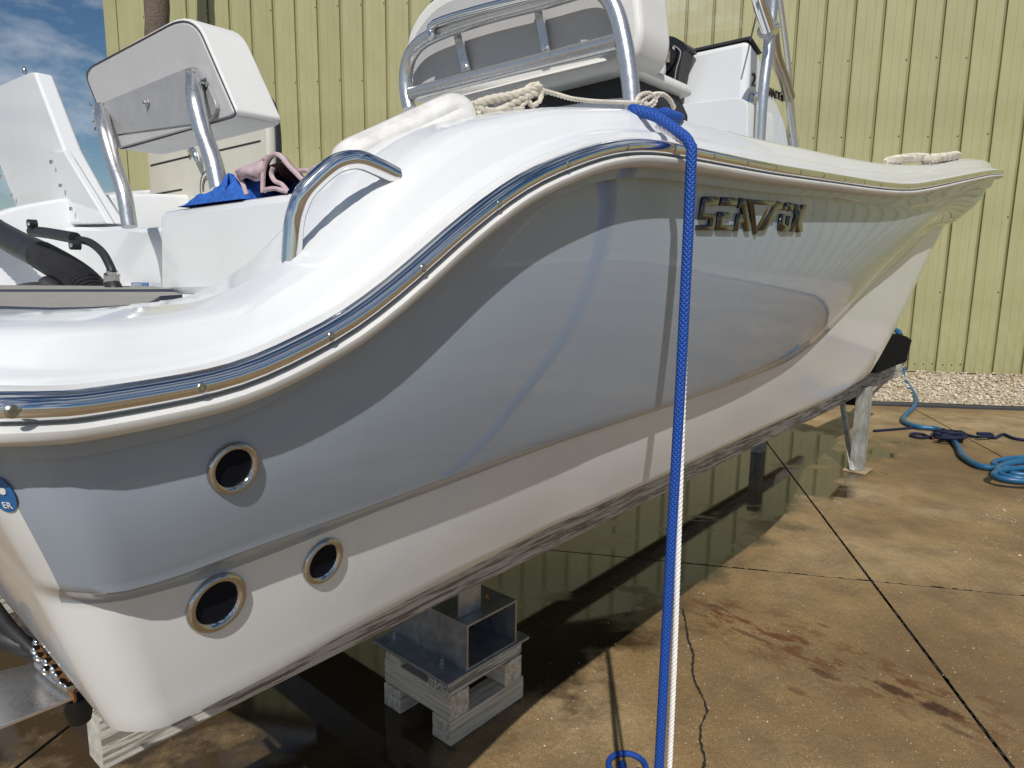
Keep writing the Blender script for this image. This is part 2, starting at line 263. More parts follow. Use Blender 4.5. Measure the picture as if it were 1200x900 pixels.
# ------------------------------------------------------------------ mesh helpers
class MB:
    def __init__(s): s.v = []; s.f = []; s.m = []; s.uv = {}
    def add(s, vs, fs, mi=0):
        o = len(s.v); s.v += [tuple(map(float, p)) for p in vs]; s.f += [tuple(i+o for i in q) for q in fs]; s.m += [mi]*len(fs); return o
    def hexa(s, c, mi=0):      # 8 corners bottom 4, top 4
        s.add(c, [(0, 3, 2, 1), (4, 5, 6, 7), (0, 1, 5, 4), (1, 2, 6, 5), (2, 3, 7, 6), (3, 0, 4, 7)], mi)
    def bbox(s, u0, u1, d0, d1, h0, h1, mi=0):   # box in the boat frame
        s.hexa([B(u0, d1, h0), B(u0, d0, h0), B(u1, d0, h0), B(u1, d1, h0), B(u0, d1, h1), B(u0, d0, h1), B(u1, d0, h1), B(u1, d1, h1)], mi)
    def prism(s, pts, ext, mi=0, mside=None):
        n = len(pts); ext = np.array(ext); A = [np.array(p) for p in pts]; s_ = [p+ext for p in A]
        o = s.add(A + s_, [tuple(range(n)), tuple(range(2*n-1, n-1, -1))], mi)
        s.f += [(o+i, o+n+i, o+n+(i+1) % n, o+(i+1) % n) for i in range(n)]; s.m += [mi if mside is None else mside]*n
    def tube(s, path, r, seg=12, mi=0, caps=True, closed=False, uv=False, flat=1.0):
        P = [np.array(p, float) for p in path]; n = len(P)
        rr = r if hasattr(r, '__len__') else [r]*n
        T = []
        for i in range(n):
            a = P[(i-1) % n] if (closed or i > 0) else P[i]; c = P[(i+1) % n] if (closed or i < n-1) else P[i]
            t = c-a; T.append(t/(np.linalg.norm(t)+1e-12))
        ref = np.array([0, 0, 1.0]) if abs(T[0][2]) < 0.9 else np.array([1.0, 0, 0])
        x = np.cross(ref, T[0]); x /= np.linalg.norm(x); vs = []; ln = 0; lens = []
        for i in range(n):
            x = x - T[i]*(x@T[i]); x /= np.linalg.norm(x); y = np.cross(T[i], x)
            if i: ln += np.linalg.norm(P[i]-P[i-1])
            lens.append(ln)
            for k in range(seg):
                a = 2*math.pi*k/seg; vs.append(P[i] + (x*math.cos(a)+y*math.sin(a)*flat)*rr[i])
        fs = []; m = n if closed else n-1; base = len(s.f)
        for i in range(m):
            for k in range(seg):
                j = (i+1) % n; k2 = (k+1) % seg
                fs.append((i*seg+k, i*seg+k2, j*seg+k2, j*seg+k))
                if uv:
                    s.uv[base+len(fs)-1] = [(k/seg, lens[i]), ((k+1)/seg, lens[i]), ((k+1)/seg, lens[j]), (k/seg, lens[j])]
        if caps and not closed: fs += [tuple(range(seg))[::-1], tuple((n-1)*seg+k for k in range(seg))]
        s.add(vs, fs, mi)
    def lathe(s, c, axis, prof, seg=24, mi=0, cap0=True, cap1=True):  # prof: (radius, offset along axis)
        c = np.array(c, float); t = np.array(axis, float); t /= np.linalg.norm(t)
        ref = np.array([0, 0, 1.0]) if abs(t[2]) < 0.9 else np.array([1.0, 0, 0])
        x = np.cross(ref, t); x /= np.linalg.norm(x); y = np.cross(t, x); vs = []
        for (r, o) in prof:
            for k in range(seg):
                a = 2*math.pi*k/seg; vs.append(c + t*o + (x*math.cos(a)+y*math.sin(a))*r)
        n = len(prof); fs = [(i*seg+k, i*seg+(k+1) % seg, (i+1)*seg+(k+1) % seg, (i+1)*seg+k) for i in range(n-1) for k in range(seg)]
        if cap0: fs.append(tuple(range(seg))[::-1])
        if cap1: fs.append(tuple((n-1)*seg+k for k in range(seg)))
        s.add(vs, fs, mi)
    def grid(s, rows, mi=0, flip=False, mfn=None):
        R, C = len(rows), len(rows[0]); vs = [p for r in rows for p in r]; fs = []; ms = []
        for i in range(R-1):
            for j in range(C-1):
                q = (i*C+j, i*C+j+1, (i+1)*C+j+1, (i+1)*C+j); fs.append(q[::-1] if flip else q); ms.append(mfn(i, j) if mfn else mi)
        o = s.add(vs, fs, mi); s.m[-len(ms):] = ms
    def build(s, name, mats, parent=None, smooth=40, bevel=0, bseg=2, weld=False, **props):
        me = bpy.data.meshes.new(name); off = np.array(wloc(parent)) if parent else np.zeros(3)
        me.from_pydata([tuple(np.array(p)-off) for p in s.v], [], s.f)
        if not isinstance(mats, (list, tuple)): mats = [mats]
        for m in mats: me.materials.append(m)
        me.polygons.foreach_set('material_index', s.m)
        if s.uv:
            uvl = me.uv_layers.new(name='UVMap')
            for fi, uvs in s.uv.items():
                p = me.polygons[fi]
                for k, li in enumerate(p.loop_indices): uvl.data[li].uv = uvs[k]
        bm = bmesh.new(); bm.from_mesh(me)
        if weld: bmesh.ops.remove_doubles(bm, verts=bm.verts, dist=1e-5)
        bmesh.ops.recalc_face_normals(bm, faces=bm.faces)
        bm.to_mesh(me); bm.free()
        if smooth: me.shade_smooth(); me.set_sharp_from_angle(angle=math.radians(smooth))
        me.update(); o = bpy.data.objects.new(name, me); COL.objects.link(o)
        if parent: o.parent = parent
        if bevel:
            bv = o.modifiers.new('bevel', 'BEVEL'); bv.width = bevel; bv.segments = bseg; bv.limit_method = 'ANGLE'; bv.angle_limit = math.radians(35); bv.harden_normals = False
        for k, v in props.items(): o[k] = v
        return o
def wloc(o):
    v = Vector((0, 0, 0))
    while o: v = v + o.location; o = o.parent
    return v
def empty(name, loc, **props):
    o = bpy.data.objects.new(name, None); COL.objects.link(o); o.location = tuple(loc); o.empty_display_size = 0.1
    for k, v in props.items(): o[k] = v
    return o
def smooth_path(pts, n=8, closed=False):
    P = [np.array(p, float) for p in pts]; out = []; m = len(P)
    rng = range(m) if closed else range(m-1)
    for i in rng:
        p0 = P[(i-1) % m] if (closed or i > 0) else P[i]*2-P[i+1]; p1 = P[i]; p2 = P[(i+1) % m]; p3 = P[(i+2) % m] if (closed or i < m-2) else P[i+1]*2-P[i]
        for k in range(n):
            t = k/n; out.append(0.5*((2*p1)+(p2-p0)*t+(2*p0-5*p1+4*p2-p3)*t*t+(3*p1-p0-3*p2+p3)*t**3))
    if not closed: out.append(P[-1])
    return out
def resample(path, step):
    P = np.array(path); d = np.r_[0, np.cumsum(np.linalg.norm(np.diff(P, axis=0), axis=1))]; n = max(2, int(d[-1]/step)+1); t = np.linspace(0, d[-1], n)
    return [np.array([np.interp(x, d, P[:, k]) for k in range(3)]) for x in t]
def rope3(mb, path, r, pitch=None, strands=3, seg=6, mi=0, wob=0.0):
    pitch = pitch or r*7; path = resample(path, pitch/9)
    P = np.array(path); n = len(P); T = np.gradient(P, axis=0); T /= np.linalg.norm(T, axis=1)[:, None]
    x = np.cross([0.3, 0.2, 1.0], T[0]); x /= np.linalg.norm(x); fr = []
    for i in range(n):
        x = x - T[i]*(x@T[i]); x /= np.linalg.norm(x); fr.append((x.copy(), np.cross(T[i], x)))
    d = np.r_[0, np.cumsum(np.linalg.norm(np.diff(P, axis=0), axis=1))]
    for s_ in range(strands):
        q = []
        for i in range(n):
            a = 2*math.pi*(d[i]/pitch + s_/strands); q.append(P[i] + (fr[i][0]*math.cos(a)+fr[i][1]*math.sin(a))*r*0.5)
        mb.tube(q, r*0.56, seg, mi)
def text_mesh(txt, origin, xdir, ydir, size, depth, name, mat, parent, **props):
    cu = bpy.data.curves.new('t', 'FONT'); cu.body = txt; cu.size = size; cu.extrude = depth/2; cu.resolution_u = 3
    to = bpy.data.objects.new('t', cu); COL.objects.link(to); bpy.context.view_layer.update()
    me = to.to_mesh(); xd = np.array(xdir)/np.linalg.norm(xdir); yd = np.array(ydir)/np.linalg.norm(ydir); zd = np.cross(xd, yd)
    mb = MB(); mb.add([np.array(origin)+xd*v.co.x+yd*v.co.y+zd*v.co.z for v in me.vertices], [tuple(p.vertices) for p in me.polygons])
    to.to_mesh_clear(); bpy.data.objects.remove(to); bpy.data.curves.remove(cu)
    return mb.build(name, mat, parent, smooth=0, **props)

# ------------------------------------------------------------------ setting: ground
g = MB(); g.add([(-600, -600, -0.08), (600, -600, -0.08), (600, 900, -0.08), (-600, 900, -0.08)], [(0, 1, 2, 3)])
g.build('ground', SOIL, smooth=0, kind='structure')
WB = math.radians(100.0); WD = np.array([math.sin(WB), math.cos(WB), 0]); WN = np.array([-WD[1], WD[0], 0]); 
if WN[1] > 0: WN = -WN                       # wall normal, towards the camera
WP = onh(1133, 441.5)                          # a point at the wall's foot
EP1, EP2 = onh(1027, 475), onh(1197, 481)
ED = (EP2-EP1)/np.linalg.norm(EP2-EP1)
def clip(poly, p, n):
    outp = []
    for i in range(len(poly)):
        a, c = poly[i], poly[(i+1) % len(poly)]; da, dc = (a-p)@n, (c-p)@n
        if da >= 0: outp.append(a)
        if (da >= 0) != (dc >= 0): outp.append(a+(c-a)*da/(da-dc))
    return outp
J1a, J1b = onh(902, 523)[:2], onh(1187, 900)[:2]; J2a, J2b = onh(1080, 484)[:2], onh(1168, 532)[:2]
Ca, Cb = onh(805, 660)[:2], onh(1200, 698)[:2]
def half(a, b_): d = (b_-a)/np.linalg.norm(b_-a); return a, np.array([-d[1], d[0]])
EN = np.array([ED[1], -ED[0]]); EN = EN if EN[1] < 0 else -EN
slab_poly = [np.array(p, float) for p in [(-30, -14), (45, -14), (45, 20), (-30, 20)]]
slab_poly = clip(slab_poly, EP1[:2]+EN*0.02, EN)
longs = []
for a, c in ((J1a, J1b), (J2a, J2b)): longs.append(half(c, a))
d1 = (J1a-J1b)/np.linalg.norm(J1a-J1b); nl = np.array([-d1[1], d1[0]])
longs = [(J1b+nl*3.6, nl)] + [(longs[0][0], longs[0][1])] + [(longs[1][0], longs[1][1])] + [(J2b-nl*4.0, nl)]
cd = (Cb-Ca)/np.linalg.norm(Cb-Ca); cn = np.array([-cd[1], cd[0]]); cn = cn if cn[1] > 0 else -cn
crosses = [(Ca-cn*4.4, cn), (Ca, cn), ]
pad = empty('concrete_pavement', (0, 0, 0), kind='structure')
def subdivide(polys, p, n, gap=0.007):
    o = []
    for q in polys:
        a = clip(q, p+n*gap, n); c = clip(q, p-n*gap, -n)
        if len(a) > 2: o.append(a)
        if len(c) > 2: o.append(c)
    return o
polys = [slab_poly]
for p, n in longs: polys = subdivide(polys, p, n/np.linalg.norm(n))
for p, n in crosses: polys = subdivide(polys, p, n, 0.005)
for q in polys:
    m = MB(); m.prism([(x, y, -0.06) for x, y in q], (0, 0, 0.06), 0, 1); m.build('slab', [CONC, JOINT], pad, smooth=0, bevel=0.0015, bseg=1)
m = MB(); q = slab_poly; m.add([(x, y, -0.05) for x, y in q], [tuple(range(len(q)))]); m.build('joint_filler', JOINT, pad, smooth=0)
# chipped edges along the joints
m = MB()
for (a, c, nn_) in ((J1a, J1b, 150), (Ca, Cb, 70), (J2a, J2b, 25)):
    a3, c3 = np.array([*a, 0.0]), np.array([*c, 0.0]); dv = (c3-a3)/np.linalg.norm(c3-a3); pv = np.array([-dv[1], dv[0], 0])
    for k in range(nn_):
        p = a3+(c3-a3)*random.uniform(-.05, 1.05)+UP*.0012; l, w = random.uniform(.006, .03), random.uniform(.007, .013)*random.choice([-1, 1]); m.add([p-dv*l, p-dv*l*.4+pv*w, p+dv*l*.3+pv*w*.8, p+dv*l, p], [(0, 1, 2, 3, 4)])
m.build('chipped_edge', JOINT, pad, smooth=0, kind='stuff')
# crack
ck = [(799, 712), (803, 726), (806, 748), (813, 768), (811, 785), (815, 800), (824, 818), (829, 833), (821, 850), (820, 868), (826, 888), (824, 905), (828, 930)]
cp = []
for i in range(len(ck)-1):
    for t in np.linspace(0, 1, 7)[:-1]: cp.append(onh(ck[i][0]*(1-t)+ck[i+1][0]*t+random.uniform(-.8, .8), ck[i][1]*(1-t)+ck[i+1][1]*t, 0.001))
L_, R_ = [], []
for i, p in enumerate(cp):
    w = random.uniform(0.003, 0.0075); L_.append(p+np.array([-w, 0, 0.0006])); R_.append(p+np.array([w, 0, 0.0006]))
m = MB(); m.grid([L_, R_]); m.build('crack', JOINT, pad, smooth=0)
# small shells and grit on the concrete
m = MB()
for k in range(330):
    px, py = random.uniform(560, 1200), random.uniform(560, 900)
    if k < 120: px, py = random.gauss(1180, 30), random.gauss(615, 22)
    c = onh(px, py, 0.0); s = random.uniform(0.0015, 0.0048)*(1.0 if k >= 120 else 1.3)*(1.7 if random.random() < 0.06 else 1)
    a = random.uniform(0, 6.28); e1 = np.array([math.cos(a), math.sin(a), 0])*s; e2 = np.array([-math.sin(a), math.cos(a), 0])*s*random.uniform(.5, .9)
    top = c+UP*s*0.7; vs = [c+e1, c+e2, c-e1, c-e2, top]; m.add(vs, [(0, 1, 4), (1, 2, 4), (2, 3, 4), (3, 0, 4)], random.choice([0, 1, 1, 2]))
m.build('shell_grit', STONES, smooth=0, kind='stuff', label='pale shell fragments scattered over the brown concrete', category='grit')

# ------------------------------------------------------------------ gravel bed and edging
gb = MB(); E0 = EP1-ED*22; E1 = EP1+ED*45
wl = WP-WD*32; wr = WP+WD*45
gp = [E0, E1, wr, wl]; ng = np.array([-EN[0], -EN[1], 0])
gb.add([E0+ng*0.05, E1+ng*0.05, wr+UP*0.05-WN*0.3, wl+UP*0.05-WN*0.3], [(0, 1, 2, 3)]); gb.build('gravel_bed', GRAVB, smooth=0, kind='structure')
m = MB()
ico = [(0, 0, 1), (.89, 0, .45), (.28, .85, .45), (-.72, .53, .45), (-.72, -.53, .45), (.28, -.85, .45), (.72, .53, -.45), (-.28, .85, -.45), (-.89, 0, -.45), (-.28, -.85, -.45), (.72, -.53, -.45), (0, 0, -1)]
icf = [(0, 1, 2), (0, 2, 3), (0, 3, 4), (0, 4, 5), (0, 5, 1), (1, 6, 2), (2, 7, 3), (3, 8, 4), (4, 9, 5), (5, 10, 1), (6, 7, 2), (7, 8, 3), (8, 9, 4), (9, 10, 5), (10, 6, 1), (11, 7, 6), (11, 8, 7), (11, 9, 8), (11, 10, 9), (11, 6, 10)]
ico = np.array(ico)
for k in range(19000):
    t = random.uniform(-8, 9) if k < 15500 else random.uniform(9, 30); s_ = random.random()
    c = (EP1+ED*t+ng*0.06)*(1-s_) + (WP+WD*((EP1+ED*t-WP)@WD)+WN*0.04)*s_
    sc = random.uniform(0.014, 0.034)*(1.0 if k < 15500 else 1.8)
    c = c+UP*(0.012+0.06*s_+random.uniform(-.01, .022))
    a = random.uniform(0, 6.28); Rz = np.array([[math.cos(a), -math.sin(a), 0], [math.sin(a), math.cos(a), 0], [0, 0, 1]])
    vs = (ico*np.array([1, random.uniform(.6, .9), random.uniform(.4, .7)])*np.random.uniform(.82, 1.15, (12, 1))*sc)@Rz.T + c
    m.add(vs, icf, random.choice([0, 0, 1, 1, 2]))
m.build('gravel', STONES, smooth=60, kind='stuff', label='pale river gravel spread along the foot of the yellow wall', category='gravel')
m = MB(); e = [p for p in [E0, E1]]
prof = [(-0.03, -0.02), (-0.03, 0.045), (-0.015, 0.058), (0.015, 0.058), (0.03, 0.045), (0.03, -0.02)]
pe = [EP1+ED*t + UP*0.004*math.sin(t*3.1)+ng*0.015*math.sin(t*1.3) for t in np.linspace(-22, 45, 160)]
m.grid([[p+ng*a+UP*z for (a, z) in prof] for p in pe]); m.build('lawn_edging', BLACK, smooth=50, label='thin black plastic edging strip between gravel and concrete', category='edging')

# ------------------------------------------------------------------ metal building
bld = empty('metal_building', tuple(WP), label='yellow corrugated sheet metal building behind the boat', category='building')
def on_wall(x, y, off=0.0):
    r = ray(x, y); t = ((WP+WN*off-CAM)@WN)/(r@WN); return CAM+r*t
def wt(P): return (P-WP)@WD
t_left = wt(on_wall(130, 25)); pitch = 0.0
tr = [wt(on_wall(x, 0)) for x in (972.7, 1007, 1041, 1076.7, 1111.5, 1148, 1183.8)]
pitch = (tr[-1]-tr[0])/6; HT = 9.0
off0 = tr[-1]-math.floor((tr[-1]-t_left)/pitch)*pitch
def panel_mesh(t0, w):
    mb = MB(); y = [0.0, 0.0, -0.022, -0.022, 0.008, 0.010, 0.003, 0.0]; # depth along the wall normal
    xs = [0.0, w*0.885, w*0.90, w*0.955, w*0.965, w*0.985, w*1.0, w*1.0]
    xs = [0, w*.30, w*.305, w*.315, w*.32, w*.60, w*.605, w*.615, w*.62, w*.84, w*.865, w*.935, w*.955, w*.985, w*1.0]
    ys = [0, 0, .004, .004, 0, 0, .004, .004, 0, 0, -.030, -.030, .012, .012, 0]
    rows = []
    for z in np.linspace(0.07, HT, 8):
        rows.append([WP+WD*(t0+x)+WN*d+UP*z for x, d in zip(xs, ys)])
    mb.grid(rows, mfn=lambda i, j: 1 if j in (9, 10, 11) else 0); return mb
proto = None; t = off0; first = t
while t < wt(WP)+36:
    if proto is None:
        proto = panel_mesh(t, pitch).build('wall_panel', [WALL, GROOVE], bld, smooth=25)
    else:
        o = proto.copy(); COL.objects.link(o); o.parent = bld; o.location = tuple(WD*(t-first)+WN*random.uniform(-.0015, .0015)); 
    t += pitch
tend = t
# the odd strip between the corner trim and the first full panel
m = MB(); m.hexa([WP+WD*t_left-WN*.03+UP*0.07, WP+WD*t_left+UP*0.07, WP+WD*(off0-.001)+UP*0.07, WP+WD*(off0-.001)-WN*.03+UP*0.07, WP+WD*t_left-WN*.03+UP*HT, WP+WD*t_left+UP*HT, WP+WD*(off0-.001)+UP*HT, WP+WD*(off0-.001)-WN*.03+UP*HT])
m.build('end_panel', WALL, bld, smooth=0)
m = MB()
for (a0, a1, o0, o1) in [(-.14, .16, .012, .03)]:
    m.hexa([WP+WD*(t_left+a0)+WN*o0+UP*.05, WP+WD*(t_left+a0)+WN*o1+UP*.05, WP+WD*(t_left+a1)+WN*o1+UP*.05, WP+WD*(t_left+a1)+WN*o0+UP*.05] + [WP+WD*(t_left+a0)+WN*o0+UP*HT, WP+WD*(t_left+a0)+WN*o1+UP*HT, WP+WD*(t_left+a1)+WN*o1+UP*HT, WP+WD*(t_left+a1)+WN*o0+UP*HT])
m.build('corner_trim', WALL, bld, smooth=0, bevel=0.008)
m = MB(); p0 = WP+WD*t_left; p1 = WP+WD*tend
m.hexa([p0-WN*14, p0-WN*.04, p1-WN*.04, p1-WN*14] + [q+UP*(HT-.01) for q in (p0-WN*14, p0-WN*.04, p1-WN*.04, p1-WN*14)]); m.build('building_shell', WALL, bld, smooth=0)
m = MB(); m.hexa([p0-WN*14.2+UP*HT, p0+WN*.25+UP*HT, p1+WN*.25+UP*HT, p1-WN*14.2+UP*HT] + [q+UP*(HT+.12) for q in (p0-WN*14.2, p0+WN*.25, p1+WN*.25, p1-WN*14.2)]); m.build('roof', GALV, bld, smooth=0)
m = MB()
for zrow in [0.22, 1.55, 2.9, 4.3, 5.6, 7.0]:
    k = 0; t = first
    while t < first+pitch*60:
        if random.random() < .3: t += pitch; continue
        for fx in ((.80,) if zrow > .3 else (.2, .5, .8)):
            c = WP+WD*(t+pitch*fx)+UP*(zrow+random.uniform(-.015, .015))
            m.lathe(c, WN, [(0.014, 0.001), (0.014, 0.006), (0.006, 0.007), (0.006, 0.014)], 6, cap0=False)
        t += pitch
m.build('panel_screw', simple('dark_screw', (0.10, 0.09, 0.06), 0.6, 0.4), bld, smooth=30, kind='stuff')
# palm near the wall
Pt = onh(0, 500)  # placeholder replaced below
c0 = on_wall(182, 0, 1.7); c1 = on_wall(178, 33, 1.7)
bx = c0[0]; by = c0[1]
palm = empty('palm_tree', (bx, by, 0), label='palm tree with bare brown trunk in front of the yellow wall, left', category='palm tree')
m = MB(); pts = [np.array([bx+0.02*math.sin(z*2)+.03*(z-6), by, z]) for z in np.linspace(-.05, 15.5, 60)]
m.tube(pts, [0.225-0.0008*i+0.012*(i % 2) for i in range(60)], 14); m.build('trunk', BARK, palm, smooth=60)
m = MB()
for k in range(22):
    a = k*2.4; el = random.uniform(-.3, .9); n = 12; q = []
    for i in range(n):
        s_ = i/(n-1)*2.3; q.append(pts[-1]+np.array([math.cos(a), math.sin(a), 0])*s_*math.cos(el*.6)+UP*(s_*math.sin(el)-0.35*s_*s_))
    m.tube(q, [0.02]*n, 4)
    for i in range(1, n):
        for sgn in (-1, 1):
            sd_ = np.array([-math.sin(a), math.cos(a), 0])*sgn; w = 0.55*math.sin(math.pi*(i+.6)/(n+.6))
            t_ = q[i]-q[i-1]; m.add([q[i-1], q[i-1]+t_*.4, q[i]+sd_*w-UP*.22*w/.5+t_*.9], [(0, 1, 2)])
m.build('crown', FROND, palm, smooth=0)

# ================================================================== BOAT
boat = empty('motor_boat', tuple(B(3.2, 2.05, 0.66)), label='white and grey centre console motor boat on a stand, chrome lettering on its side', category='boat')
def gfl(d, u):                       # the topsides flare less towards the transom
    if d <= 0.7351 or d > 1.12: return d
    t = min(1, max(0, (u-0.15)/1.15)); t = t*t*(3-2*t); st = min(0.036, max(0.0, d-0.853)); return 0.735+(d-st-0.735)*(0.28+0.72*t)+st
def table(px, d, extra=()):
    r = []
    for (x, y) in px:
        u, _, h = toB(onv(x, y, d))
        for _k in range(6): u, _, h = toB(onv(x, y, gfl(d, u) if FL else d))
        r.append((u, h))
    r += list(extra); r.sort(); u = np.array([a for a, _ in r]); h = np.array([b_ for _, b_ in r])
    uu = np.linspace(-0.3, 7.6, 1600); hh = np.interp(uu, u, h)
    # variable smoothing: finer where the stations are dense (aft)
    o = hh.copy()
    for i, x in enumerate(uu):
        sg = 0.012+0.045*max(0, x-0.2); w = np.exp(-0.5*((uu-x)/sg)**2); o[i] = (hh*w).sum()/w.sum()
    return lambda x: float(np.interp(x, uu, o))
FL = True
RAILPX = [(0, 477), (83, 475), (167, 462), (233, 450), (283, 437), (333, 415), (400, 380), (450, 343), (483, 315), (533, 270), (573, 238), (617, 208), (667, 188), (700, 176), (733, 171), (767, 172), (797, 178), (838, 186), (900, 198), (967, 208), (1033, 218), (1067, 220), (1100, 214), (1133, 207), (1159, 202), (1172, 201)]
CREASE = [(0, 533), (100, 530), (200, 508), (300, 473), (400, 413), (467, 362), (533, 312), (600, 262), (660, 222), (700, 207), (733, 202), (767, 203), (800, 207), (900, 222), (967, 232), (1033, 242), (1067, 245), (1083, 242), (1110, 230), (1140, 218)]
SUP = [(63, 690), (133, 688), (200, 670), (300, 633), (397, 600), (500, 563), (600, 528), (690, 500), (783, 470), (867, 441), (917, 419), (943, 405), (973, 378), (1000, 350), (1030, 319), (1053, 299), (1085, 262)]
SLO = [(77, 716), (147, 704), (233, 681), (333, 644), (437, 601), (540, 563), (653, 520), (783, 477), (867, 447), (917, 428), (950, 408), (975, 386), (1000, 358), (1033, 323), (1063, 300), (1093, 265)]
CHI = [(147, 866), (173, 857), (217, 837), (267, 812), (333, 779), (400, 742), (500, 690), (600, 642), (690, 598), (782, 556), (867, 515), (933, 485), (987, 461), (1010, 446)]
d_rail, d_cr, d_su, d_sl, d_ch = 0.72, 0.752, 0.85, 0.892, 0.968
hR = table(RAILPX, d_rail, [(6.6, 2.58), (7.4, 2.60)])
hC = table(CREASE, d_cr, [(6.4, 2.44), (7.4, 2.46)])
hSU = table(SUP, d_su, [(0.12, 1.475), (6.2, 2.25), (7.4, 2.32)])
hSL = table(SLO, d_sl, [(0.12, 1.435), (6.1, 2.19), (7.4, 2.26)])
hCH = table(CHI, d_ch, [(0.15, 1.215), (4.35, 1.25), (5.4, 1.40), (7.4, 1.5)])
# rows of the topsides: (d, h(u), u at which it starts to turn in, stem u, transom u, corner radius)
DC = 2.28
def rk(h): return 0.10+(1.68-h)*0.33
def mkrow(d, hf, u1, U, rc=0.07, du=0.0): return dict(d=d, h=hf, u1=u1, U=U, u0=rk(hf(0.25))+du, rc=rc)
NT, NC, NS, NB = 6, 7, 110, 34
def row_pts(r):
    P = []
    d0 = gfl(r['d'], r['u0']+r['rc']) if r.get('hull') else r['d']
    for i in range(NT): P.append((r['u0'], DC+(d0+r['rc']-DC)*i/NT))
    for i in range(NC):
        a = math.pi/2*i/NC; P.append((r['u0']+r['rc']*(1-math.cos(a)), d0+r['rc']*(1-math.sin(a))))
    us = r['u0']+r['rc']
    for i in range(NS):
        t = i/NS; t = t**1.35; uu = us+(r['u1']-us)*t; P.append((uu, gfl(r['d'], uu) if r.get('hull') else r['d']))
    ex = r.get('ex', 2.1)
    for i in range(NB+1):
        a = math.pi/2*i/NB
        cu, sv = math.sin(a)**(2/ex), math.cos(a)**(2/ex)
        P.append((r['u1']+(r['U']-r['u1'])*cu, DC-(DC-r['d'])*sv))
    return P
def lerp_row(r1, r2, f, dd=0.0, dh=0.0):
    g_ = lambda k: r1[k]*(1-f)+r2[k]*f
    return dict(d=g_('d')+dd, h=(lambda u: r1['h'](u)*(1-f)+r2['h'](u)*f+dh), u1=g_('u1'), U=g_('U'), u0=g_('u0'), rc=g_('rc'), ex=r1.get('ex', 2.1)*(1-f)+r2.get('ex', 2.1)*f)
rRail = mkrow(0.735, lambda u: hR(u)+0.016, 5.7, 6.75, 0.09); rRail['ex'] = 2.3
rRl2 = mkrow(0.735, lambda u: hR(u)-0.040, 5.66, 6.72, 0.09); rRl2['ex'] = 2.3
rBu = mkrow(0.738, lambda u: hR(u)-0.055, 5.6, 6.70, 0.09); rBu['ex'] = 2.3
rBm = lerp_row(rBu, dict(mkrow(0.743, hC, 5.5, 6.66, 0.09), ex=2.3), 0.75)
rCr = mkrow(d_cr, lambda u: hC(u)+0.003, 5.45, 6.62, 0.085); rCr['ex'] = 2.3
rCr2 = mkrow(d_cr+0.004, lambda u: hC(u)-0.010, 5.42, 6.60, 0.085); rCr2['ex'] = 2.3
rSU = mkrow(d_su, hSU, 5.15, 6.4, 0.07); rSUb = lerp_row(rSU, rCr2, 0.02, -0.002)
rSU2 = mkrow(d_su+0.004, lambda u: hSU(u)-0.009, 5.12, 6.38, 0.07)
rSL = mkrow(d_sl, hSL, 4.98, 6.3, 0.07)
rSL2 = mkrow(d_sl+0.001, lambda u: hSL(u)-0.010, 4.95, 6.28, 0.07)
rCHa = mkrow(d_ch-0.006, lambda u: hCH(u)+0.02, 3.62, 5.6, 0.055)
rCH = mkrow(d_ch, lambda u: hCH(u)+0.004, 3.56, 5.55, 0.055)
rCHb = mkrow(d_ch+0.012, lambda u: hCH(u)-0.008, 3.5, 5.5, 0.055)
def sm(x): x = min(1, max(0, x)); return x*x*(3-2*x)
def hK(u): return 0.70+0.38*(1-sm((u-.35)/1.2))+(0.0 if u < 3.6 else 0.16*((u-3.6)/1.4)**2)
rK1 = mkrow(1.6, lambda u: (hK(u)*0.55+hCH(u)*0.45-0.05)*sm((u-.35)/1.2)+(hCH(u)-.03)*(1-sm((u-.35)/1.2)), 2.9, 5.2, 0.05); rK1['u0'] = rCH['u0']+.012
rK = mkrow(2.22, hK, 2.6, 5.05, 0.02); rK['u0'] = rCH['u0']+.02
rows = [rRail, rRl2, rBu, rBm, rCr, rCr2]
for k in range(1, 12): f = k/12; rows.append(lerp_row(rCr2, rSUb, f, dd=-0.022*math.sin(math.pi*f)**1.0))
iSU = len(rows); rows += [rSUb, rSU, rSU2]
for k in range(1, 4): rows.append(lerp_row(rSU2, rSL, k/4, dd=0.004))
rows += [rSL]; iSL = len(rows)-1; rows += [rSL2]
for k in range(1, 8): f = k/8; rows.append(lerp_row(rSL2, rCHa, f, dd=-0.004*math.sin(math.pi*f)))
rows += [rCHa, rCH, rCHb, rK1, rK]
for r in rows: r['hull'] = True
grid_sb = [[B(u, d, r['h'](u)) for (u, d) in row_pts(r)] for r in rows]
NCOL = len(grid_sb[0])
def mirror(P):
    u, d, h = toB(P); return B(u, 2*DC-d, h)
grid_pt = [[mirror(p) for p in r] for r in grid_sb]
u_grey = 0.245
def mfn(i, j):
    u = toB(grid_sb[i][j])[0]
    return 1 if (i < iSL and j >= NT+3) else 0
hull = MB(); mfn0 = mfn
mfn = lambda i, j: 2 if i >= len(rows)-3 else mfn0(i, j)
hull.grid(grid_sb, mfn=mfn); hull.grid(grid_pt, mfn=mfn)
o_hull = hull.build('hull', [WHITE, GREY, simple('shaded_bottom_dark', (0.035, 0.036, 0.04), 0.6, var=.3, nscale=5)], boat, smooth=38, weld=True)  # bottom faces near black: the shade under the hull put into their colour
bv = BVHTree.FromPolygons([Vector(v) for v in hull.v], hull.f)
def cast(x, y):
    r = ray(x, y); h = bv.ray_cast(Vector(CAM), Vector(r).normalized())
    if h[0] is None: return None, None
    n = np.array(h[1]); 
    if n@r > 0: n = -n
    return np.array(h[0]), n/np.linalg.norm(n)

